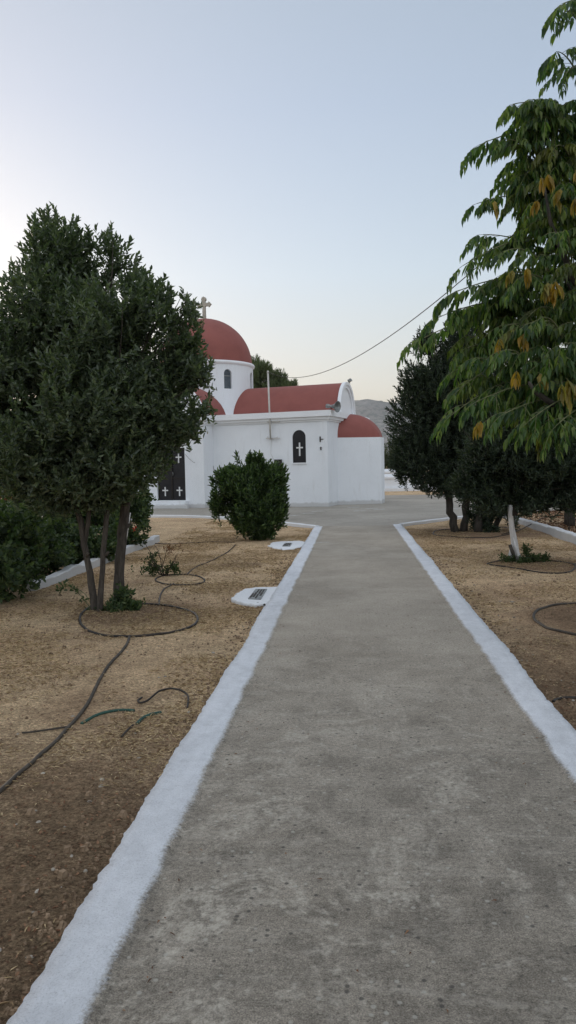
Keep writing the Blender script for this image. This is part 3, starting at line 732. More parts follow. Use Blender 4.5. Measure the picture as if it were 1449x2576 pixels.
# ------------------------------------------------------------------ pine behind the church
def pine():
    root = empty('pine_tree', (-5.6, 46, -0.05), label='pine tree rising behind the chapel roof right of the dome', cat='tree')
    mb = MB(); mb.tube([(0, 0, 0), (0.1, 0, 3), (0.0, 0.1, 6.5)], [0.22, 0.16, 0.05], 8, jit=0.06)
    ells = []
    for (px, py, rp) in ((640, 905, 26), (652, 925, 34), (675, 932, 30), (700, 945, 28), (720, 955, 26), (738, 962, 17), (655, 955, 42), (690, 962, 36), (600, 960, 50), (700, 985, 45)):
        c = atY(px, py+6, 46+random.uniform(-0.8, 0.8)); r = rp/1900*46; ells.append((c.x+5.6, c.y-46, c.z+0.05, r, r, r*0.85))
    for e in ells: mb.tube(branch_pts((0, 0, 4.0), e[:3], 4), [0.08, 0.06, 0.05, 0.03, 0.02], 5)
    mb.build('trunk', M['darkbark'], root)
    P, O = in_ell(ells, 1500, 0.5, 1.3, 0.36)
    p, d, nn = shoot_leaves(P, O*0.7, 0.62, 24, up=1.3, ang=0.6, jitter=0.4)
    leaves_obj('crown', p, d, nn, 0.20, 0.022, M['pine'], root, LANCE)
pine()

# ------------------------------------------------------------------ left laurel tree
def left_tree():
    b0 = at(262, 1535, -0.045); root = empty('laurel_tree', (b0.x, b0.y, -0.05), label='big dark laurel tree with three bare stems in a hose ring left of the path', cat='tree')
    W = lambda px, py, dd=0.0: atY(px, py, b0.y+dd)-Vector((b0.x, b0.y, -0.05))
    E = []
    for (px, py, dd, rx, rz) in ((150, 640, 0.0, 95, 110), (285, 660, 0.1, 75, 90), (150, 790, 0, 150, 140), (360, 760, 0.0, 90, 85), (300, 850, -.1, 170, 150), (445, 870, 0.1, 75, 95), (60, 930, 0, 150, 170), (-60, 900, 0, 120, 190),
                               (240, 1010, -.2, 190, 170), (420, 1005, 0, 105, 115), (120, 1110, -.1, 160, 130), (310, 1140, -.15, 130, 100), (210, 1200, 0.0, 140, 70), (80, 1190, .1, 110, 80), (-80, 1080, 0, 110, 120), (432, 1085, .05, 52, 38), (310, 1215, .1, 42, 42), (150, 1245, 0, 95, 48), (255, 1240, 0.05, 70, 45), (498, 1010, 0, 38, 50), (483, 1075, .05, 24, 30), (474, 770, .05, 15, 40), (503, 925, 0, 34, 40)):
        c = W(px, py, dd); s = b0.y/1900; E.append((c.x, c.y, c.z, rx*s, min(1.15, max(rx, 60)*s*1.5), rz*s))
    stems = [([W(240, 1552), W(226, 1440), W(212, 1370), W(204, 1310), W(170, 1235), W(110, 1120)], [0.062, 0.052, 0.047, 0.045, 0.035, 0.02]),
             ([W(212, 1372), W(222, 1320), W(228, 1240), W(250, 1060), W(255, 850)], [0.036, 0.036, 0.034, 0.03, 0.015]),
             ([W(250, 1550, -.05), W(256, 1450, -.05), W(262, 1370, 0), W(268, 1290, 0), W(275, 1150, 0), W(180, 900, 0), W(150, 640, 0)], [0.052, 0.042, 0.040, 0.038, 0.03, 0.02, 0.01]),
             ([W(298, 1520, .3), W(300, 1440, .3), W(308, 1340, .28), W(322, 1220, .2), (W(335, 1160, .15)), W(300, 1000, .1), W(310, 760, .1)], [0.080, 0.066, 0.064, 0.062, 0.05, 0.03, 0.012]),
             ([W(330, 1180, .15), W(352, 1150, .1), W(385, 1120, .1), W(430, 980, 0), W(470, 860, 0)], [0.05, 0.042, 0.038, 0.02, 0.01])]
    for i, (kx, ky, dd_) in enumerate(((300, 1470, .3), (312, 1330, .28), (218, 1400, 0), (262, 1400, 0), (316, 1262, .23))):
        c = W(kx, ky, dd_); mb = MB(); a = random.uniform(-1.2, 0.2); mb.tube([c, c+Vector((0.05*math.cos(a), 0.05*math.sin(a), 0.03)), c+Vector((0.085*math.cos(a), 0.085*math.sin(a), 0.06))], [0.026, 0.02, 0.014], 8, jit=.15); mb.build('branch_stub', M['bark'], root)
    for pts, rr in stems:
        mb = MB(); fine = []; fr = []
        for i in range(len(pts)-1):
            for q in range(4):
                t = q/4; fine.append(pts[i].lerp(pts[i+1], t)+Vector((random.uniform(-1, 1), random.uniform(-1, 1), 0))*0.006); fr.append(rr[i]+(rr[i+1]-rr[i])*t)
        fine.append(pts[-1]); fr.append(rr[-1])
        mb.tube(fine, [q*(0.88 if max(fr) > 0.07 else 0.74) for q in fr], 12, jit=0.09); mb.build('trunk', M['bark'], root)
    mb = MB()
    for e in E:
        for _ in range(3):
            o = Vector(e[:3])+Vector((random.uniform(-1, 1)*e[3], random.uniform(-1, 1)*e[4], random.uniform(-.3, 1)*e[5]))*0.75
            s = W(random.uniform(200, 330), 1150, random.uniform(-.1, .2)); mb.tube(branch_pts(s, o, 6, 0.0, 0.05), [0.02, 0.017, 0.014, 0.011, 0.008, 0.006, 0.003], 5)
    mb.build('limbs', M['bark'], root)
    P, O = in_ell(E, 9000, 0.45, 1.9, 0.33)
    p, d, nn = shoot_leaves(P, O, 0.24, 13, up=0.9, ang=0.85, jitter=0.4)
    n = len(p); leaves_obj('crown', p, d, nn, 0.072*(0.6+0.65*rng.random(n)), 0.034, M['laurel'], root)
    # low sprouts round the foot of the stems
    S_ = []
    for (px, py, rx, rz) in ((300, 1520, 40, 26), (335, 1530, 28, 20), (270, 1545, 30, 20), (310, 1490, 22, 20), (225, 1540, 14, 14)):
        c = W(px, py, 0.0); s = b0.y/1900; S_.append((c.x, c.y, c.z, rx*s, rx*s, rz*s))
    P, O = in_ell(S_, 170, 0.5, 2, 0.2)
    p, d, nn = shoot_leaves(P, O, 0.14, 9, up=0.9, ang=1.0, jitter=0.5)
    leaves_obj('sprouts', p, d, nn, 0.062, 0.028, M['bush'], root)
    mb = MB(); q = [W(236, 1540), W(205, 1500), W(180, 1475), W(155, 1475)]; mb.tube(q, [0.006, 0.005, 0.004, 0.003], 5); q2 = [W(240, 1540), W(215, 1495), W(165, 1460)]; mb.tube(q2, [0.005, 0.004, 0.003], 5); mb.build('sprout_stem', M['twig'], root)
    P = np.array([W(x, y) for x, y in ((155, 1470), (165, 1462), (178, 1472), (145, 1480), (190, 1482), (215, 1508), (320, 1475), (335, 1485), (297, 1470))]); O = rng.normal(size=P.shape)*0.4
    p, d, nn = shoot_leaves(P, O, 0.12, 7, up=0.5, ang=1.1, jitter=0.5); leaves_obj('sprouts', p, d, nn, 0.06, 0.03, M['bush'], root, kind='stuff')
left_tree()

# ------------------------------------------------------------------ generic leafy plants
def shrub(name, loc, ells, n, per, slen, ll, lw, m, label, cat, group=None, stems=None, barkm='darkbark', thr=0.36, ns=1.8, up=0.8, crown='foliage', stem_name='stem', power=0.42, tmpl=BAY, jitter=0.4, ang=0.85):
    root = empty(name, loc, label=label, cat=cat, group=group)
    P, O = in_ell(ells, n, power, ns, thr, seed=loc[0])
    p, d, nn = shoot_leaves(P, O, slen, per, up=up, ang=ang, jitter=jitter)
    k = len(p); leaves_obj(crown, p, d, nn, ll*(0.7+0.5*rng.random(k)), lw, m, root, tmpl)
    mb = MB()
    for s in (stems or []): mb.tube(branch_pts(s[0], s[1], 6, 0, 0.03), np.linspace(s[2], s[3], 7), 8, jit=0.08)
    for e in ells:
        for _ in range(2):
            o = Vector(e[:3])+Vector((random.uniform(-1, 1)*e[3], random.uniform(-1, 1)*e[4], random.uniform(-.3, 1)*e[5]))*0.7
            b = Vector(random.choice(stems)[1]) if stems else Vector((0, 0, 0.02)); mb.tube(branch_pts(b, o, 4, 0, 0.04), [0.016, 0.012, 0.009, 0.006, 0.003], 5)
    mb.build(stem_name, M[barkm], root)
    return root
# round shrub in front of the chapel
b = at(640, 1358, -0.045)
shrub('round_shrub', (b.x, b.y, -0.05), [(0, 0, 0.95, 0.80, 0.8, 0.78), (0.1, 0, 0.55, 0.68, 0.68, 0.55), (-0.25, 0, 1.35, 0.5, 0.5, 0.42), (0.3, 0, 1.38, 0.5, 0.5, 0.42), (-0.66, 0, 1.25, 0.32, 0.3, 0.38), (-0.35, 0, 1.65, 0.22, 0.2, 0.30), (0.05, 0, 1.72, 0.26, 0.2, 0.26), (-0.75, 0, 0.9, 0.28, 0.3, 0.35)], 2300, 13, 0.26, 0.105, 0.042, M['round_'],
      'dense rounded green shrub on dry grass in front of the chapel wall', 'shrub', thr=0.38, up=1.1, power=0.40, ns=2.6, stems=[((-0.1, 0, 0), (-0.2, 0, 0.5), 0.03, 0.02), ((0.05, 0, 0), (0.15, 0, 0.5), 0.03, 0.02), ((0, 0.1, 0), (0, 0.1, 0.6), 0.03, 0.02)])
# dark trees on the right
b = at(1195, 1338, -0.045); s = b.y/1900
def EL_(b, lst, dep=1.0):
    out = []
    for (px, py, dd, rx, rz) in lst:
        c = atY(px, py, b.y+dd)-Vector((b.x, b.y, -0.05)); s = b.y/1900; out.append((c.x, c.y, c.z, rx*s, rx*s*dep, rz*s))
    return out
E1 = EL_(b, [(1068, 858, 0, 34, 42), (1075, 885, 0, 45, 55), (1080, 960, 0, 85, 80), (1060, 1060, 0, 92, 120), (1150, 980, 0, 120, 130), (1070, 1150, 0, 95, 85), (1180, 1120, 0.2, 140, 120), (1150, 1200, 0, 110, 55), (1260, 1050, 0.3, 130, 150), (1010, 1150, 0, 38, 60), (1225, 1250, -.3, 45, 45), (1170, 860, 0, 70, 70)], 1.0)
st1 = [((-0.45, 0, 0.0), (-0.65, 0, 1.0), 0.10, 0.07), ((-0.25, 0.1, 0), (-0.1, 0.1, 1.1), 0.10, 0.07), ((0.05, -.1, 0), (0.2, 0, 1.0), 0.10, 0.07), ((0.3, 0, 0), (0.5, 0.1, 1.1), 0.08, 0.06), ((0.45, .2, 0), (0.9, 0.2, 1.1), 0.07, 0.05)]
shrub('evergreen_tree', (b.x, b.y, -0.05), E1, 9000, 12, 0.26, 0.095, 0.030, M['oleander'], 'tall dark evergreen tree with many stems near the plaza end of the right bed', 'tree', stems=st1, crown='crown', stem_name='trunk', thr=0.27, ns=1.3, power=0.5)
# dense sprouting at its foot
P_, O_ = in_ell([(0.25, -0.1, 0.35, 0.5, 0.35, 0.45), (0.75, -0.1, 0.35, 0.3, 0.25, 0.4), (0.3, 0, 0.9, 0.5, 0.4, 0.4)], 800, 0.6, 2, 0.3)
p_, d_, n_ = shoot_leaves(P_, O_, 0.2, 9, 0.8, 1.0); leaves_obj('sprouts', p_, d_, n_, 0.07, 0.03, M['oleander'], bpy.data.objects['evergreen_tree'])

b2 = at(1302, 1412, -0.045)
E2 = EL_(b2, [(1215, 1130, 0, 75, 80), (1290, 1190, 0, 100, 90), (1390, 1180, 0, 110, 100), (1350, 1080, 0.3, 130, 110), (1180, 1210, 0, 50, 55), (1230, 1245, -.2, 60, 45), (1460, 1200, .2, 110, 85), (1300, 1255, 0, 90, 45), (1400, 1250, 0, 80, 40)], 1.0)
r2 = shrub('laurel_tree', (b2.x, b2.y, -0.05), E2, 4200, 12, 0.22, 0.080, 0.028, M['oleander'], 'low dark laurel tree with a split limewashed trunk in the right bed', 'tree', crown='crown', stem_name='limbs', thr=0.33, ns=1.6,
           stems=[((-.05, 0, 0.75), (-0.05, 0, 1.05), 0.05, 0.04)])
W2 = lambda px, py, dd=0.0: atY(px, py, b2.y+dd)-Vector((b2.x, b2.y, -0.05))
mb = MB()
pts = [W2(1302, 1415), W2(1297, 1390), W2(1293, 1360), W2(1288, 1330), W2(1285, 1300), W2(1284, 1270)]; mb.tube(pts, [0.09, 0.060, 0.052, 0.046, 0.042, 0.040], 12, jit=0.10)
mb.tube([W2(1285, 1412, -.03), W2(1288, 1385, -.03), W2(1290, 1365, -.01)], [0.055, 0.04, 0.02], 9, jit=0.08)
mb.build('trunk', M['limebark'], r2)
mb = MB(); mb.tube([W2(1306, 1418, -.09), W2(1298, 1380, -.08), W2(1291, 1352, -.06)], [0.010, 0.018, 0.008], 7); mb.build('bark_strip', M['limebark'], r2)
mb = MB(); mb.tube([W2(1296, 1408, -.075), W2(1289, 1388, -.08), W2(1283, 1370, -.06)], [0.018, 0.028, 0.026], 8, jit=.1); mb.build('stump', M['bark'], r2)
P_, O_ = in_ell(EL_(b2, [(1275, 1405, -.1, 22, 14), (1310, 1412, -.15, 30, 12), (1345, 1405, -.1, 26, 16), (1325, 1385, 0, 14, 20), (1370, 1400, 0, 14, 12)]), 150, 0.6, 2, 0.2)
p_, d_, n_ = shoot_leaves(P_, O_, 0.13, 9, 0.8, 1.1, 0.6); leaves_obj('sprouts', p_, d_, n_, 0.05, 0.024, M['weed'], r2)
b3 = Vector((5.35, 19.2, 0))
shrub('evergreen_tree', (b3.x, b3.y, -0.05), [(0.3, 0, 2.0, 1.4, 1.2, 0.9), (-0.5, 0, 1.6, 1.1, 1.0, 0.7), (1.2, 0, 1.6, 1.2, 1.1, 0.9), (0.3, 0, 3.0, 1.3, 1.2, 0.9)], 2000, 11, 0.25, 0.085, 0.03, M['oleander'], 'dark evergreen tree on a thick trunk beyond the low right wall', 'tree', stems=[((0, 0, 0), (0.02, 0, 1.3), 0.14, 0.10)], crown='crown', stem_name='trunk', thr=0.34)
# wiry saplings in the bed beyond the right wall
for i, (x, y, h) in enumerate(((4.9, 17.6, 0.75), (5.15, 16.4, 0.6), (4.75, 21.2, 0.8))):
    shrub('sapling', (x, y, -0.05), [(0, 0, h, 0.28, 0.28, 0.22), (0.15, 0, h*0.6, 0.18, 0.18, 0.15)], 60, 8, 0.12, 0.05, 0.026, M['weed'],
          ('spindly sapling in the reddish litter left of the thick dark trunk', 'short spindly sapling nearest the camera beyond the right wall', 'spindly sapling farthest back beyond the right wall')[i], 'sapling', group='saplings beyond the low right wall', stems=[((0, 0, 0), (0.03, 0, h*0.8), 0.012, 0.008), ((0.02, 0.02, 0), (-0.1, 0, h*0.7), 0.008, 0.005)], thr=0.2)

# bushes in the bed on the left
bl = [((-5.05, 9.3), 1.15, 1.0, 'leafy green bush nearest the camera in the left bed'), ((-5.35, 11.3), 1.05, 0.95, 'second leafy green bush from the front in the left bed'),
      ((-5.05, 13.1), 1.0, 0.85, 'leafy green bush behind the bare stems of the big laurel'), ((-4.85, 15.2), 1.25, 0.65, 'green bush with a red flower beside the pale stake')]
for i, ((x, y), h, r, lb) in enumerate(bl):
    k = h/1.1
    o = shrub('hibiscus_bush', (x, y, -0.05), [(0, 0, 0.62*k, r*1.1, r*1.05, 0.62*k), (0.42*r, -0.3, 0.35*k, r*0.8, r*0.8, 0.40*k), (-0.3, 0.2, 0.9*k, r*0.7, r*0.7, 0.35*k), (0.45*r, 0.3, 0.85*k, r*0.6, r*0.6, 0.45*k)], 1700, 8, 0.20, 0.078, 0.058, M['bush'], lb, 'bush', group='leafy bushes in the left bed', thr=0.40, ns=1.4, up=0.5, ang=1.1)
    if i == 3:
        f = atY(340, 1332, y-0.55); mb = MB()
        for a in range(5):
            t = a*2*PI/5; c, s_ = math.cos(t), math.sin(t); q = [(0, 0, 0), (0.05*c-0.025*s_, -0.02, 0.05*s_+0.025*c), (0.075*c, -0.03, 0.075*s_), (0.05*c+0.025*s_, -0.02, 0.05*s_-0.025*c)]
            mb.add(q, [(0, 1, 2, 3)])
        mb.v = [(v[0]+f.x-x, v[1]+f.y-y, v[2]+f.z+0.05) for v in mb.v]; mb.build('flower', M['petal'], o)
shrub('rusty_shrub', (-8.3, 15.5, -0.05), [(0, 0, 1.2, 1.2, 1.2, 0.6), (0.3, 0, 0.7, 1.1, 1.1, 0.6)], 900, 9, 0.22, 0.07, 0.04, M['rusty'], 'rusty orange leaved shrub beyond the white wall at the left edge', 'shrub', thr=0.3)
shrub('citrus_tree', (-7.6, 18.5, -0.05), [(0, 0, 2.0, 1.6, 1.6, 1.0), (-1.2, 0, 1.6, 1.4, 1.4, 0.9), (0.4, 0, 1.1, 1.3, 1.3, 0.7)], 1500, 9, 0.25, 0.08, 0.045, M['bush'], 'broad light green tree standing behind the big laurel at far left', 'tree', stems=[((0, 0, 0), (0, 0, 1.0), 0.1, 0.08)], crown='crown', stem_name='trunk', thr=0.34)
# stake
a_, c_ = at(311, 1395, -0.04), atY(328, 1290, at(311, 1395, -0.04).y+0.15)
st = MB(); st.tube([a_, a_.lerp(c_, 0.5)+Vector((0.006, 0, 0)), c_], [0.014, 0.012, 0.010], 6); st.build('wooden_stake', M['pole'], label='thin pale leaning stake beside the thickest laurel stem', cat='stake')

# dry rose bush inside its hose ring
b = at(415, 1448, -0.045); root = empty('dry_rose', (b.x, b.y, -0.05), label='half dead rose with bare reddish canes in the small hose ring', cat='plant')
mb = MB()
for k in range(11):
    e = Vector((random.uniform(-0.38, 0.28), random.uniform(-0.2, 0.2), random.uniform(0.2, 0.62))); mb.tube(branch_pts((random.uniform(-.04, .04), 0, 0), e, 5, 0.0, 0.07), [0.008, 0.007, 0.006, 0.005, 0.004, 0.002], 5)
mb.build('canes', M['bark'], root)
P_, O_ = in_ell([(-0.15, 0, 0.12, 0.38, 0.25, 0.12), (0.15, 0, 0.12, 0.15, 0.15, 0.12), (-0.2, 0, 0.3, 0.12, 0.12, 0.12)], 85, 0.6, 2, 0.1); p_, d_, n_ = shoot_leaves(P_, O_, 0.12, 7, 0.6, 1.1, 0.6)
leaves_obj('foliage', p_, d_, n_, 0.045, 0.026, M['weed'], root)
P_, O_ = in_ell([(0.1, 0, 0.42, 0.2, 0.15, 0.14)], 16, 0.6, 2, 0.1); p_, d_, n_ = shoot_leaves(P_, O_, 0.12, 6, 0.6, 1.1, 0.6)
leaves_obj('dead_leaves', p_, d_, n_, 0.04, 0.018, M['rusty'], root)

# ------------------------------------------------------------------ ash tree reaching in from the right
def ash():
    bx, by = 2.68, 7.8; root = empty('ash_tree', (bx, by, -0.05), label='large ash tree with drooping compound leaves, some yellow, overhanging from the right edge', cat='tree')
    B = Vector((bx, by, -0.05)); W = lambda px, py, Y: atY(px, py, Y)-B
    trunk = MB(); trunk.tube([(0, 0, 0), (0.03, 0, 0.9), (0.0, 0.02, 1.8), (-0.05, 0, 2.7), (0.0, 0, 4.2), (0.05, 0, 6.0)], [0.15, 0.12, 0.11, 0.085, 0.055, 0.02], 14, jit=0.04)
    trunk.build('trunk', M['darkbark'], root)
    limb = MB(); tw = MB(); rach = MB()
    LP, LD, LN, LL, LT = [], [], [], [], []
    def compound(p, d, L, yellow):
        "one pinnate leaf: arching rachis, paired hanging leaflets"
        d = Vector(d).normalized(); side = d.cross(Vector((0, 0, 1)))
        if side.length < 0.1: side = Vector((1, 0, 0))
        side.normalize(); pts = []; q = Vector(p); dd = d.copy(); n = 8
        for i in range(n+1):
            pts.append(q.copy()); q = q+dd*(L/n); dd = (dd+Vector((0, 0, -0.16))).normalized()
        rach.tube(pts[::2], 0.0022, 3, cap=False)
        npair = random.choice((4, 5, 5, 6))
        tt = min(1.0, max(0.0, yellow))
        for k in range(npair):
            t = 0.22+0.70*k/(npair-1); f = t*n; i = min(int(f), n-1); c = pts[i].lerp(pts[i+1], f-i); ax = (pts[i+1]-pts[i]).normalized()
            for sg in (-1, 1):
                dr = side*sg*random.uniform(0.25, 0.6)+ax*random.uniform(0.15, 0.5)+Vector((0, 0, -1))*random.uniform(0.6, 1.05)
                LP.append(c); LD.append(dr); LN.append(side*sg*0.8+Vector((0, 0, 0.6))+Vector((random.gauss(0, .25), random.gauss(0, .25), 0))); LL.append(random.uniform(0.080, 0.125)*(1.08-0.28*t)); LT.append(tt*random.uniform(0.6, 1.0))
        LP.append(pts[-1]); LD.append(dd+Vector((0, 0, -0.6))); LN.append(side*0.2+d*0.5+Vector((0, 0, 0.5))); LL.append(0.09); LT.append(tt*random.uniform(0.6, 1))
    def twig(a, b_, nleaf, droop=0.10, L=(0.20, 0.30), yel=0.0):
        a, b_ = Vector(a), Vector(b_); pts = []; n = 8
        for i in range(n+1):
            t = i/n; p = a.lerp(b_, t); p.z += droop*4*t*(1-t)*(b_-a).length; pts.append(p)
        tw.tube(pts, list(np.linspace(0.009, 0.003, n+1)), 5, cap=False)
        for k in range(nleaf):
            t = 0.12+0.88*(k+random.random()*0.4)/nleaf; f = min(t, 0.999)*n; i = int(f); p = pts[i].lerp(pts[i+1], f-i); ax = (pts[i+1]-pts[i]).normalized()
            s = ax.cross(Vector((0, 0, 1))).normalized(); ph = random.choice((-1, 1))*random.uniform(0.4, 1.3)
            d = ax*math.cos(ph)*0.9+s*math.sin(ph)+Vector((0, 0, random.uniform(-0.15, 0.35)))
            compound(p, d, random.uniform(*L), yel if random.random() < 0.9 else 0)
        compound(pts[-1], (pts[-1]-pts[-2]), random.uniform(*L)*0.95, yel)
    # reaching arms that give the outline its fingers: (inner, outer) in the photograph with their distance
    arms = [((1420, 330), (1205, 365), 6.6, 5), ((1400, 280), (1290, 262), 6.6, 4), ((1440, 300), (1340, 250), 6.8, 5), ((1430, 500), (1200, 512), 6.7, 6), ((1400, 590), (1165, 668), 6.5, 6), ((1380, 640), (1215, 590), 6.6, 5),
            ((1350, 700), (1125, 745), 6.6, 6), ((1330, 760), (1100, 800), 6.7, 5), ((1250, 800), (1035, 868), 6.9, 4), ((1300, 900), (1140, 935), 6.7, 3), ((1350, 940), (1135, 1045), 6.3, 4), ((1310, 900), (1150, 985), 6.5, 3),
            ((1449, 180), (1405, 130), 6.6, 3), ((1460, 170), (1425, 185), 6.6, 3), ((1475, 10), (1410, 15), 6.4, 4), ((1480, 60), (1420, 30), 6.5, 4), ((1460, 960), (1200, 1010), 6.0, 8), ((1480, 1000), (1270, 1040), 5.8, 7), ((1500, 980), (1330, 1060), 5.7, 6), ((1520, 1010), (1400, 1070), 5.6, 6), ((1400, 430), (1300, 400), 6.8, 4)]
    for (a, b_, Y, n) in arms:
        pa_, pb_ = W(a[0], a[1], Y+0.45), W(b_[0], b_[1], Y)
        lp = branch_pts((0, 0, max(1.5, pa_.z*0.72)), pa_, 5, 0.0, 0.03); limb.tube(lp, [0.035, 0.028, 0.022, 0.017, 0.012, 0.009], 7)
        twig(pa_, pb_, n*2+2, droop=0.06)
    # fill the volume
    clumps = [((1420, 360), 6.9, 85), ((1365, 320), 6.8, 45), ((1440, 520), 6.9, 100), ((1390, 600), 6.8, 75), ((1420, 700), 6.5, 120), ((1290, 770), 6.9, 50), ((1350, 820), 6.6, 90), ((1430, 880), 6.2, 110), ((1260, 870), 6.9, 60),
              ((1260, 960), 6.6, 75), ((1350, 980), 6.2, 90), ((1430, 1040), 5.9, 70), ((1500, 270), 6.9, 40), ((1480, 430), 7.3, 120), ((1500, 660), 7.3, 130), ((1500, 860), 7.2, 140), ((1550, 1000), 6.6, 120), ((1370, 470), 6.9, 40), ((1290, 800), 7.2, 90), ((1570, 430), 7.6, 140), ((1600, 700), 7.8, 200), ((1650, 200), 7.8, 100), ((1330, 395), 6.8, 45)]
    for (c, Y, rp) in clumps:
        cc = W(c[0], c[1], Y); r = rp*Y/1900
        lp = branch_pts((0, 0, max(1.5, cc.z*0.7)), cc, 6, 0.0, 0.04); limb.tube(lp, [0.05, 0.042, 0.034, 0.026, 0.019, 0.014, 0.01], 7)
        nt_ = max(6, int(14*(r/0.35)**1.9)); nt_ = min(nt_, 26)
        for _ in range(nt_):
            d = Vector((random.gauss(0, 1), random.gauss(0, 1), random.gauss(0, 1))).normalized(); e = cc+d*r*random.random()**0.45
            out = (Vector((e.x, e.y, 0))).normalized() if Vector((e.x, e.y, 0)).length > 0.2 else Vector((-1, 0, 0))
            dirv = (out*0.8+d*0.6+Vector((0, 0, 0.15))).normalized()*random.uniform(0.25, 0.45)
            yel = random.choice((0.0, 0.0, 0.0, 0.12, 0.25))*random.random()
            twig(e-dirv*0.6, e+dirv*0.4, 5, droop=0.12, yel=yel)
    # named yellow sprays
    for (px, py, Y, n) in ((1310, 850, 6.1, 3), (1255, 872, 6.2, 2), (1440, 975, 5.4, 4), (1415, 995, 5.4, 3), (1295, 965, 5.9, 2), (1352, 965, 5.8, 2), (1210, 1070, 5.8, 2), (1395, 500, 6.3, 3), (1440, 520, 6.2, 3), (1370, 460, 6.3, 3), (1445, 440, 6.2, 3), (1300, 690, 6.2, 2), (1395, 720, 6.0, 4), (1385, 735, 6.0, 3), (1360, 520, 6.3, 2), (1240, 510, 6.5, 1), (1335, 690, 6.1, 2)):
        c = W(px, py-18, Y)
        for _ in range(max(1, n-1)): compound(c+Vector((random.gauss(0, .025), random.gauss(0, .03), random.gauss(0, .02))), (random.uniform(-1, 1), random.uniform(-1, 0.3), -0.5), 0.10, random.uniform(0.35, 1.0))
    # heavier boughs seen through the leaves
    limb.tube([W(1560, 1040, 7.0), W(1449, 1038, 6.2), W(1395, 1020, 5.9), W(1345, 985, 5.8), W(1330, 960, 5.8)], [0.05, 0.035, 0.026, 0.018, 0.01], 9, jit=.06)
    limb.tube([W(1580, 900, 7.6), W(1440, 700, 6.4), W(1385, 560, 6.4), W(1370, 470, 6.5)], [0.05, 0.025, 0.016, 0.008], 8, jit=.06)
    limb.build('limbs', M['darkbark'], root); tw.build('twigs', M['twig'], root, kind='stuff'); rach.build('leaf_stalks', M['twig'], root, kind='stuff')
    n = len(LP); LL_ = np.array(LL)
    leaves_obj('crown', np.array([tuple(v) for v in LP]), np.array([tuple(v) for v in LD]), np.array([tuple(v) for v in LN]), LL_, LL_*(0.30+0.12*rng.random(n)), M['ash'], root, LANCE, tint=np.array(LT))
    print('ASH leaflets', n)
ash()

# ------------------------------------------------------------------ low walls, slabs, graves
wallstrip('garden_wall', [(-4.32, 9.75), (-4.33, 12.5), (-4.36, 16.5)], 0.14, -0.12, 0.085, M['white'], 0.12, 0.05, 0.04, label='low crumbling white edging wall in front of the left bushes', cat='wall')
wallstrip('garden_wall', [(4.20, 9.5), (4.28, 13.0), (4.38, 17.0), (4.40, 20.0), (4.5, 23.9)], 0.17, -0.12, 0.19, M['white'], 0.2, 0.03, 0.02, taper=lambda t: 1-0.45*t, label='low white wall curving along the right edge of the right bed', cat='wall')
wallstrip('boundary_wall', [(-6.7, 9.0), (-6.9, 24.0)], 0.22, -0.12, 0.85, M['white'], 0.4, 0.01, 0.01, label='plain white wall glimpsed behind the left bushes', cat='wall')
wallstrip('boundary_wall', [(6.6, 14.0), (7.4, 30.0)], 0.22, -0.12, 0.52, M['white'], 0.4, 0.01, 0.01, label='plain white wall glimpsed through the trunks on the right', cat='wall')
def slab(pts, z, label, plate, pl_label, sunk=0.07):
    W = [at(x, y, z) for x, y in pts]; c = sum(W, Vector())/len(W); root = empty('inspection_slab', (c.x, c.y, -0.05), label=label, cat='slab', group='white inspection slabs beside the left kerb')
    out = []
    for a, b_ in zip(W, W[1:]+W[:1]):
        n = max(2, int((b_-a).length/0.06))
        for i in range(n):
            p = a.lerp(b_, i/n); out.append((p.x-c.x+random.uniform(-1, 1)*0.022, p.y-c.y+random.uniform(-1, 1)*0.03))
    mb = MB(); n = len(out); inn = [(x*0.97, y*0.97) for x, y in out]; z1 = z+0.05
    mb.add([(x, y, -0.06) for x, y in out]+[(x, y, z1-0.012) for x, y in out]+[(x, y, z1) for x, y in inn], [(i, (i+1) % n, n+(i+1) % n, n+i) for i in range(n)]+[(n+i, n+(i+1) % n, 2*n+(i+1) % n, 2*n+i) for i in range(n)]+[tuple(range(2*n, 3*n))])
    mb.build('concrete_collar', M['whitek'], root)
    Q = [at(x, y, z+0.006) for x, y in plate]; q = [(p.x-c.x, p.y-c.y) for p in Q]; mb = MB(); mb.prism(q if True else q[::-1], z1-0.003, z1+0.010)
    pl = mb.build('metal_cover', M['metal'], root)
    mb = MB(); q = [Vector((*a, 0)) for a in q]
    def cell(u0, u1, v0, v1):
        f = lambda u, v: q[0].lerp(q[1], u).lerp(q[3].lerp(q[2], u), v)
        mb.prism([tuple(f(u0, v0).xy), tuple(f(u1, v0).xy), tuple(f(u1, v1).xy), tuple(f(u0, v1).xy)], z1+0.0105, z1+0.014)
    for (a, b_, c1, d1) in ((0.06, 0.2, 0.08, 0.5), (0.25, 0.4, 0.15, 0.6), (0.3, 0.42, 0.65, 0.92), (0.5, 0.62, 0.05, 0.42), (0.52, 0.66, 0.5, 0.9), (0.72, 0.88, 0.3, 0.62), (0.74, 0.86, 0.68, 0.92)): cell(a, b_, c1, d1)
    mb.build('raised_pattern', M['rust'], pl)
    return root
slab([(583, 1504), (590, 1497), (612, 1482), (640, 1476), (700, 1475), (692, 1497), (672, 1516), (640, 1519), (618, 1518), (592, 1511)], -0.01, 'larger white slab with a dark metal lid, nearer the camera beside the left kerb', [(624, 1506), (656, 1508), (672, 1482), (643, 1482)], '')
slab([(675, 1372), (685, 1364), (708, 1361), (755, 1360), (770, 1363), (764, 1372), (740, 1379), (712, 1382), (690, 1378)], -0.02, 'smaller white slab with a metal lid, farther away near the round shrub', [(710, 1374), (730, 1374), (735, 1366), (717, 1366)], '')
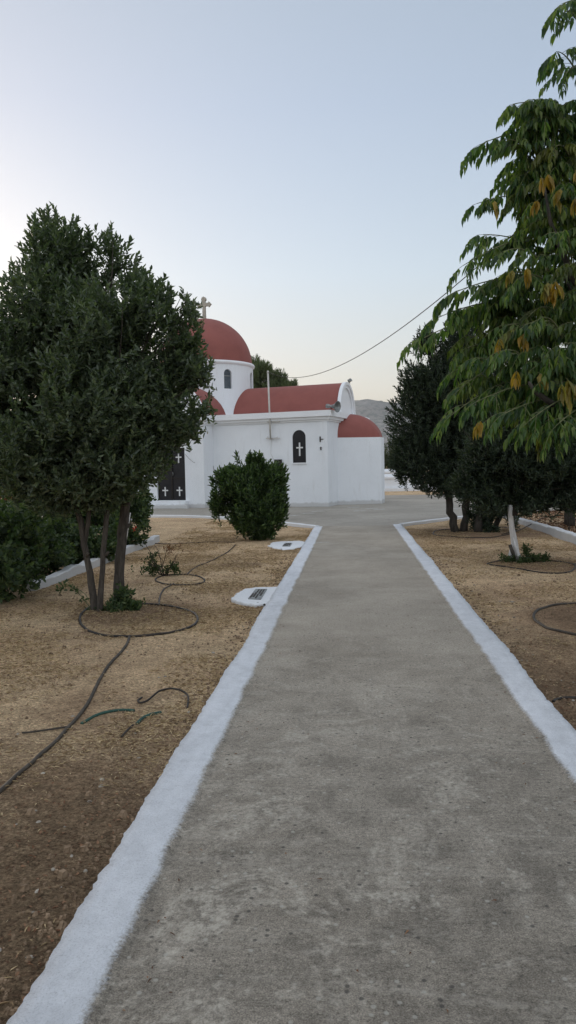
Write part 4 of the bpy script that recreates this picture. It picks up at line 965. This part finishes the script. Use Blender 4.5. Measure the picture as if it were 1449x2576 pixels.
# rubble hole at the near slab
mb = MB()
for k in range(9):
    p = at(random.uniform(638, 676), random.uniform(1519, 1526), -0.05); r = random.uniform(0.02, 0.04)
    mb.lathe([(0.001, -r*.5), (r*.9, -r*.3), (r, 0), (r*.6, r*.5), (0.001, r*.6)], 7, (p.x, p.y, -0.03), smooth=False)
mb.build('rubble', M['rust'], kind='stuff', label='dark broken rubble along the front edge of the near white slab')

def grave(x, y, w, d, h, rz, label):
    root = empty('grave', (x, y, -0.05), rz, label=label, cat='grave', group='white marble graves beyond the plaza')
    mb = MB(); mb.box(-w/2, w/2, -d/2, d/2, 0, 0.18); mb.build('base', M['whitek'], root)
    mb = MB(); mb.box(-w/2+0.12, w/2-0.12, -d/2+0.12, d/2-0.12, 0.181, h); mb.build('tomb', M['white'], root)
    mb = MB(); mb.box(-w/2+0.04, w/2-0.04, -d/2+0.04, d/2-0.04, h+0.001, h+0.12); mb.build('top_slab', M['trim'], root)
    mb = MB(); mb.box(-w/2+0.1, w/2-0.1, d/2-0.3, d/2-0.15, h+0.121, h+0.28); mb.build('headstone', M['trim'], root)
grave(2.3, 48.5, 3.0, 1.6, 0.75, 0.02, 'leftmost white grave just right of the apse')
grave(6.0, 49.0, 2.8, 1.6, 0.75, -0.03, 'second white grave, mostly behind the dark evergreen')
grave(2.9, 53.0, 4.2, 1.8, 1.05, 0.0, 'tallest white grave in the row behind')
wallstrip('kerb', [(-2, 46.4), (12, 46.8)], 0.25, -0.1, 0.12, M['whitek'], kind='structure')
shrub('olive_tree', (2.9, 58, -0.05), [(0, 0, 2.3, 2.0, 1.6, 1.5), (1.8, 0, 2.6, 2.0, 1.6, 1.6), (0.2, 0, 1.5, 1.5, 1.4, 0.8)], 1100, 10, 0.45, 0.16, 0.06, M['olive'], 'grey green tree just right of the apse behind the graves', 'tree', stems=[((0.8, 0, 0), (0.8, 0, 1.4), 0.16, 0.12)], crown='crown', stem_name='trunk', thr=0.33, ns=0.9)
shrub('olive_tree', (8.5, 56, -0.05), [(0, 0, 2.3, 2.4, 1.6, 1.6), (2.2, 0, 2.1, 2.2, 1.6, 1.4)], 1000, 10, 0.45, 0.16, 0.06, M['olive'], 'grey green tree hidden behind the dark evergreens on the right', 'tree', stems=[((0.8, 0, 0), (0.8, 0, 1.4), 0.16, 0.12)], crown='crown', stem_name='trunk', thr=0.33, ns=0.9)

# ------------------------------------------------------------------ hoses
def smooth_poly(pts, n=8):
    P = [Vector(p) for p in pts]; out = []
    for i in range(len(P)-1):
        p0, p1, p2, p3 = P[max(i-1, 0)], P[i], P[i+1], P[min(i+2, len(P)-1)]
        for k in range(n):
            t = k/n; out.append(0.5*((2*p1)+(-p0+p2)*t+(2*p0-5*p1+4*p2-p3)*t*t+(-p0+3*p1-3*p2+p3)*t**3))
    out.append(P[-1]); return out
def hose(name, pl, r, m, label, cat='hose', lift=0.0, group=None, zs=None):
    W = [at(x, y, -0.03) for x, y in pl]
    P = smooth_poly(W, 9); Q = []
    for i, p in enumerate(P):
        z = ground_z(p.x, p.y)+r*0.8+lift
        if zs: 
            f = i/9; k = min(int(f), len(zs)-2); z += zs[k]+(zs[k+1]-zs[k])*(f-k)
        Q.append((p.x, p.y, z))
    mb = MB(); r *= 0.80; mb.tube([(a, b, c-r*0.45) for a, b, c in Q], r, 8); return mb.build(name, m, label=label, cat=cat, group=group)
def ring(cx, cy, rx, ry, a0=0, a1=360, n=15): return [(cx+rx*math.cos(math.radians(a0+(a1-a0)*k/n)), cy+ry*math.sin(math.radians(a0+(a1-a0)*k/n))) for k in range(n+1)]
GH = 'irrigation hoses lying on the dry soil'
hose('garden_hose', [(-60, 2040), (0, 1988), (60, 1935), (120, 1880), (170, 1828), (215, 1775), (240, 1730), (262, 1690), (290, 1655), (315, 1625), (326, 1598)], 0.016, M['hose'], 'long brown hose running from the left edge up to the laurel ring', group=GH)
hose('hose_ring', [(232, 1522), (212, 1535), (201, 1552), (205, 1570), (225, 1585), (262, 1595), (320, 1599), (385, 1597), (440, 1588), (480, 1577), (497, 1560), (490, 1544), (465, 1532), (420, 1523), (366, 1519), (330, 1516)], 0.017, M['hose2'], 'wide dark hose loop on the soil round the laurel stems', group=GH)
hose('garden_hose', [(400, 1523), (402, 1500), (412, 1482), (430, 1472), (437, 1466)], 0.014, M['hose'], 'short hose link between the two left hose loops', group=GH)
hose('hose_ring', ring(453, 1457, 62, 14, 0, 360, 16), 0.015, M['hose2'], 'small dark hose loop around the half dead rose', group=GH)
hose('garden_hose', [(470, 1444), (485, 1432), (510, 1418), (545, 1403), (572, 1388), (592, 1370)], 0.014, M['hose2'], 'dark hose running from the rose loop back to the round shrub', group=GH)
hose('garden_hose', [(375, 1363), (405, 1366), (450, 1366), (500, 1364), (545, 1362), (590, 1363)], 0.014, M['hose2'], 'dark hose lying crosswise from the left bed to the round shrub', group=GH)
hose('hose_piece', [(357, 1752), (347, 1760), (354, 1769), (372, 1766), (400, 1751), (430, 1743), (458, 1744), (473, 1755), (471, 1778)], 0.009, M['hose2'], 'loose hook shaped offcut of dark tubing near the left kerb', zs=[0, 0, .01, .02, .04, .04, .03, .02, 0])
hose('hose_piece', [(205, 1815), (235, 1799), (270, 1789), (305, 1784), (338, 1786)], 0.013, M['green'], 'left and longer piece of flat green hose half buried in straw')
hose('hose_piece', [(345, 1820), (360, 1806), (380, 1795), (405, 1789)], 0.014, M['green'], 'right and shorter piece of green hose half buried in straw')
hose('stick', [(55, 1841), (95, 1838), (135, 1833), (168, 1828)], 0.008, M['darkbark'], 'thin dark stick lying under the long brown hose at left', cat='stick', lift=0.01)
hose('stick', [(305, 1852), (320, 1838), (335, 1826)], 0.008, M['darkbark'], 'short dark twig lying below the green hose pieces', cat='stick', lift=0.01)
hose('hose_ring', [(1180, 1352), (1130, 1349), (1098, 1345), (1090, 1339), (1105, 1333), (1160, 1328), (1240, 1325), (1290, 1330), (1296, 1337), (1270, 1345), (1225, 1351), (1180, 1352)], 0.015, M['hose2'], 'dark hose loop round the foot of the tall evergreen', group=GH)
hose('garden_hose', [(1262, 1343), (1300, 1337), (1330, 1329), (1370, 1323), (1410, 1321), (1445, 1324), (1480, 1332)], 0.014, M['hose2'], 'dark hose crossing the right bed and over the low white wall', group=GH, zs=[0, 0.02, .08, .22, .25, .2, .05])
hose('hose_ring', [(1275, 1405), (1245, 1412), (1226, 1418), (1240, 1422), (1285, 1428), (1340, 1436), (1400, 1440), (1435, 1436), (1447, 1425), (1436, 1417), (1400, 1410), (1355, 1408)], 0.015, M['hose2'], 'flattened dark hose loop round the limewashed trunk', group=GH)
hose('garden_hose', [(1443, 1420), (1465, 1412), (1500, 1400)], 0.014, M['hose2'], 'short hose end leaving the frame beside the limewashed trunk', group=GH)
hose('hose_ring', [(1640, 1560), (1600, 1530), (1530, 1518), (1449, 1515), (1395, 1521), (1358, 1532), (1343, 1546), (1349, 1562), (1375, 1578), (1410, 1588), (1449, 1596), (1520, 1602), (1600, 1590), (1640, 1562)], 0.018, M['hose'], 'brown hose loop cut by the right edge, nearest the camera on the right', group=GH)
hose('hose_piece', [(1392, 1762), (1405, 1755), (1430, 1752), (1470, 1754)], 0.013, M['hose2'], 'stub of dark hose at the right edge near the kerb')
mb = MB(); p = at(348, 1765, -0.03)

# ------------------------------------------------------------------ dry grass and litter (nobody could count it)
def scatter(name, n, xr, yr, m, ll, lw, lift, label, dens=None, flat=0.25, reject=None, seed=0, power=1.0):
    P = []; tries = 0
    while len(P) < n and tries < n*8:
        tries += 1
        y = yr[0]+(yr[1]-yr[0])*rng.random()**power; x = rng.uniform(*xr)
        if reject and reject(x, y): continue
        if dens:
            q = noise.noise(Vector((x*dens, y*dens, seed)))*0.5+0.5+0.25*noise.noise(Vector((x*dens*4, y*dens*4, seed)))
            if rng.random() > smoothstep(0.32, 0.68, q): continue
        if m == M['straw'] and rng.random() > 0.03+0.97*smoothstep(2.5, 5.5, y+noise.noise(Vector((x, y, 0)))*1.5): continue
        P.append((x, y, ground_z(x, y)+lift*rng.random()))
    P = np.array(P); k = len(P); a = rng.random(k)*2*PI
    D = np.stack([np.cos(a), np.sin(a), rng.normal(size=k)*flat], 1); N = np.stack([rng.normal(size=k)*0.35, rng.normal(size=k)*0.35, np.ones(k)], 1)
    L = ll*(0.4+rng.random(k)**1.5*1.3)
    return leaves_obj(name, P, D, N, L, np.minimum(lw*(0.6+0.8*rng.random(k)), L*0.6), m, None, LANCE, label=label, kind='stuff')
rl = lambda x, y: y > 19.3 and (y-19.3) > (-0.95-x)*1.0 and True
def rejL(x, y): return y > 19.0 + max(0, (-0.95-x))*1.15
def rejR(x, y): return y > 19.4 + max(0, (x-1.3))*1.3
scatter('dry_grass', 80000, (-4.25, -1.0), (1.6, 24), M['straw'], 0.034, 0.0045, 0.012, 'flattened dry straw covering the soil left of the path', 0.8, reject=rejL, power=1.5, seed=2)
scatter('dry_grass', 50000, (1.31, 4.2), (2.6, 24), M['straw'], 0.034, 0.0045, 0.010, 'flattened dry straw covering the soil right of the path', 0.8, reject=rejR, power=1.3, seed=5)
scatter('leaf_litter', 9000, (-4.25, -0.96), (1.3, 16), M['litter'], 0.017, 0.010, 0.010, 'small brown leaf litter and crumbs on the left soil', 0.5, power=1.6, seed=8, flat=0.4)
scatter('leaf_litter', 6000, (1.31, 4.2), (2.6, 16), M['litter'], 0.017, 0.010, 0.010, 'small brown leaf litter and crumbs on the right soil', 0.5, power=1.4, seed=9, flat=0.4)
scatter('leaf_litter', 7000, (4.5, 6.5), (12, 25), M['litter'], 0.06, 0.035, 0.05, 'reddish brown fallen leaves in the bed beyond the right wall', None, seed=9, flat=0.5)
Pw = []
while len(Pw) < 420:
    y = 1.6+17*rng.random()**1.3; e = abs(rng.normal(0, 0.22)); x = rng.choice((XL+0.02+e, XR-0.02-e)) if rng.random() < 0.7 else rng.uniform(XL, XR)
    if XL < x < XR: Pw.append((x, y, 0.004+0.004*rng.random()))
Pw = np.array(Pw); k_ = len(Pw); a_ = rng.random(k_)*6.28
leaves_obj('blown_leaves', Pw, np.stack([np.cos(a_), np.sin(a_), rng.normal(size=k_)*0.15], 1), np.stack([rng.normal(size=k_)*.3, rng.normal(size=k_)*.3, np.ones(k_)], 1), 0.010+0.020*rng.random(k_)**2, 0.007, M['litter'], None, LANCE, label='sparse windblown leaf crumbs lying on the concrete path', kind='stuff')
# pebbles
mb = MB()
for k in range(300):
    if random.random() < 0.7: x = random.choice((-0.97-abs(random.gauss(0, 0.35)), 1.32+abs(random.gauss(0, 0.35))))
    else: x = random.choice((random.uniform(-4, -1), random.uniform(1.4, 4)))
    y = 1.4+13*random.random()**1.6; r = random.uniform(0.004, 0.014)*(1+0.6*(random.random() < 0.1)); z = ground_z(x, y)
    o = len(mb.v); mb.lathe([(0.001, -r*.4), (r*.9, -r*.2), (r, r*.1), (r*.6, r*.5), (0.001, r*.6)], 6, (0, 0, 0), smooth=False)
    sx, sy, a = random.uniform(.7, 1.5), random.uniform(.6, 1), random.uniform(0, 3)
    for i in range(o, len(mb.v)):
        v = mb.v[i]; vx, vy = v[0]*sx, v[1]*sy; mb.v[i] = (x+vx*math.cos(a)-vy*math.sin(a), y+vx*math.sin(a)+vy*math.cos(a), z+v[2])
mb.build('pebbles', M['stones'], kind='stuff', label='small pale pebbles and clods scattered on the soil beside both kerbs')

for side in (-1, 1):
    mb = MB()
    for k in range(2600 if side < 0 else 1500):
        x = random.uniform(-4.2, -1.0) if side < 0 else random.uniform(1.3, 4.15)
        if random.random() < 0.35: x = -1.0-abs(random.gauss(0, 0.12)) if side < 0 else 1.27+abs(random.gauss(0, 0.12))
        y = (1.5 if side < 0 else 2.6)+12*random.random()**1.5; r = random.uniform(0.005, 0.016)*(1+0.9*(random.random() < 0.07)); z = ground_z(x, y)
        q = [(random.uniform(.7, 1.2)*r*math.cos(a)+x, random.uniform(.7, 1.2)*r*math.sin(a)+y, z-0.003) for a in (0, 1.25, 2.5, 3.8, 5.0)]
        t = [(random.uniform(.3, .7)*r*math.cos(a+.4)+x, random.uniform(.3, .7)*r*math.sin(a+.4)+y, z+r*random.uniform(.5, .9)) for a in (0, 1.25, 2.5, 3.8, 5.0)]
        mb.add(q+t, [(i, (i+1) % 5, 5+(i+1) % 5, 5+i) for i in range(5)]+[(5, 6, 7, 8, 9)])
    mb.build('soil_clods', M['clod'], kind='stuff', label='small crumbly clods of dry earth strewn over the %s soil' % ('left' if side < 0 else 'right'))
# ------------------------------------------------------------------ air
mb = MB(); mb.box(-5600, 5600, -5600, 6800, -6, 420)
hm = bpy.data.materials.new('haze_air'); hm.use_nodes = True; hn = hm.node_tree; hn.nodes.clear()
ho = hn.nodes.new('ShaderNodeOutputMaterial'); pv = hn.nodes.new('ShaderNodeVolumePrincipled'); pv.inputs['Density'].default_value = 0.00013; pv.inputs['Color'].default_value = (0.90, 0.93, 1.0, 1); pv.inputs['Anisotropy'].default_value = 0.3
hn.links.new(pv.outputs[0], ho.inputs['Volume']); mb.build('haze', hm, kind='stuff', label='thin evening haze over the whole place')
# ------------------------------------------------------------------ light
SUN_EL, SUN_AZ = math.radians(9), math.radians(-38)     # azimuth from +Y, negative = left
w = bpy.data.worlds.new('World'); S.world = w; w.use_nodes = True; nt = w.node_tree
bg = nt.nodes['Background']; sky = nt.nodes.new('ShaderNodeTexSky'); sky.sky_type = 'NISHITA'; sky.sun_disc = False
sky.sun_elevation = SUN_EL; sky.sun_rotation = SUN_AZ; sky.air_density = 1.0; sky.dust_density = 0.6; sky.ozone_density = 1.5; sky.altitude = 100
ZEN_FILL, BAK_FILL = 0.62, 0.62
# evening haze evens the sky out: compress its range, then tint by height above the horizon
gm = nd(nt, 'ShaderNodeGamma'); gm.inputs['Gamma'].default_value = 0.5; nt.links.new(sky.outputs[0], gm.inputs['Color'])
tc = nd(nt, 'ShaderNodeTexCoord'); sx = nd(nt, 'ShaderNodeSeparateXYZ'); nt.links.new(tc.outputs['Generated'], sx.inputs[0])
tn = ramp(nt, sx.outputs['Z'], [(0.0, (0.84, 0.68, 0.61)), (0.10, (1.0, 0.88, 0.81)), (0.24, (1.0, 0.965, 0.965)), (0.42, (0.935, 0.905, 0.94)), (0.55, (0.95, 0.905, 0.90))])
sk0 = mix(nt, 1.0, gm.outputs[0], tn, 'MULTIPLY')
# added fill light: zenith and sky behind the viewer raised to brighten the scene
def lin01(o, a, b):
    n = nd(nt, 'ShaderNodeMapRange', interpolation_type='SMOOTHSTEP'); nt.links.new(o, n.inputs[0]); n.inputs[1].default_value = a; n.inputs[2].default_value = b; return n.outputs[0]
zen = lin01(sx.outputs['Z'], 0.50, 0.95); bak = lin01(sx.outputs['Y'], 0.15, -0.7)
fb = math_n(nt, 'ADD', math_n(nt, 'MULTIPLY', zen, ZEN_FILL), math_n(nt, 'MULTIPLY', bak, BAK_FILL))
sky_fill = nd(nt, 'ShaderNodeVectorMath', operation='SCALE'); sky_fill.inputs[0].default_value = (1.75, 1.72, 1.68); nt.links.new(fb, sky_fill.inputs['Scale'])
ad = nd(nt, 'ShaderNodeVectorMath', operation='ADD'); nt.links.new(sk0, ad.inputs[0]); nt.links.new(sky_fill.outputs[0], ad.inputs[1]); sk = ad.outputs[0]
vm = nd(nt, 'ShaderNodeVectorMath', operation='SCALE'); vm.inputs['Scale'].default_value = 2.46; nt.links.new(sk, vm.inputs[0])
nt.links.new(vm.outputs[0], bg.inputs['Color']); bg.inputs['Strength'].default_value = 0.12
sl = bpy.data.lights.new('sun', 'SUN'); sl.energy = 0.5; sl.angle = math.radians(12); sl.color = (1.0, 0.86, 0.70)
so = bpy.data.objects.new('sun', sl); COL.objects.link(so)
sd = Vector((math.sin(SUN_AZ)*math.cos(SUN_EL), math.cos(SUN_AZ)*math.cos(SUN_EL), math.sin(SUN_EL)))
so.rotation_euler = sd.to_track_quat('Z', 'Y').to_euler()
S.view_settings.view_transform = 'Standard'; S.view_settings.look = 'None'; S.view_settings.gamma = 1
S.view_settings.exposure = 0.6
S.cycles.max_bounces = 6; S.cycles.transparent_max_bounces = 8; S.cycles.use_denoising = True
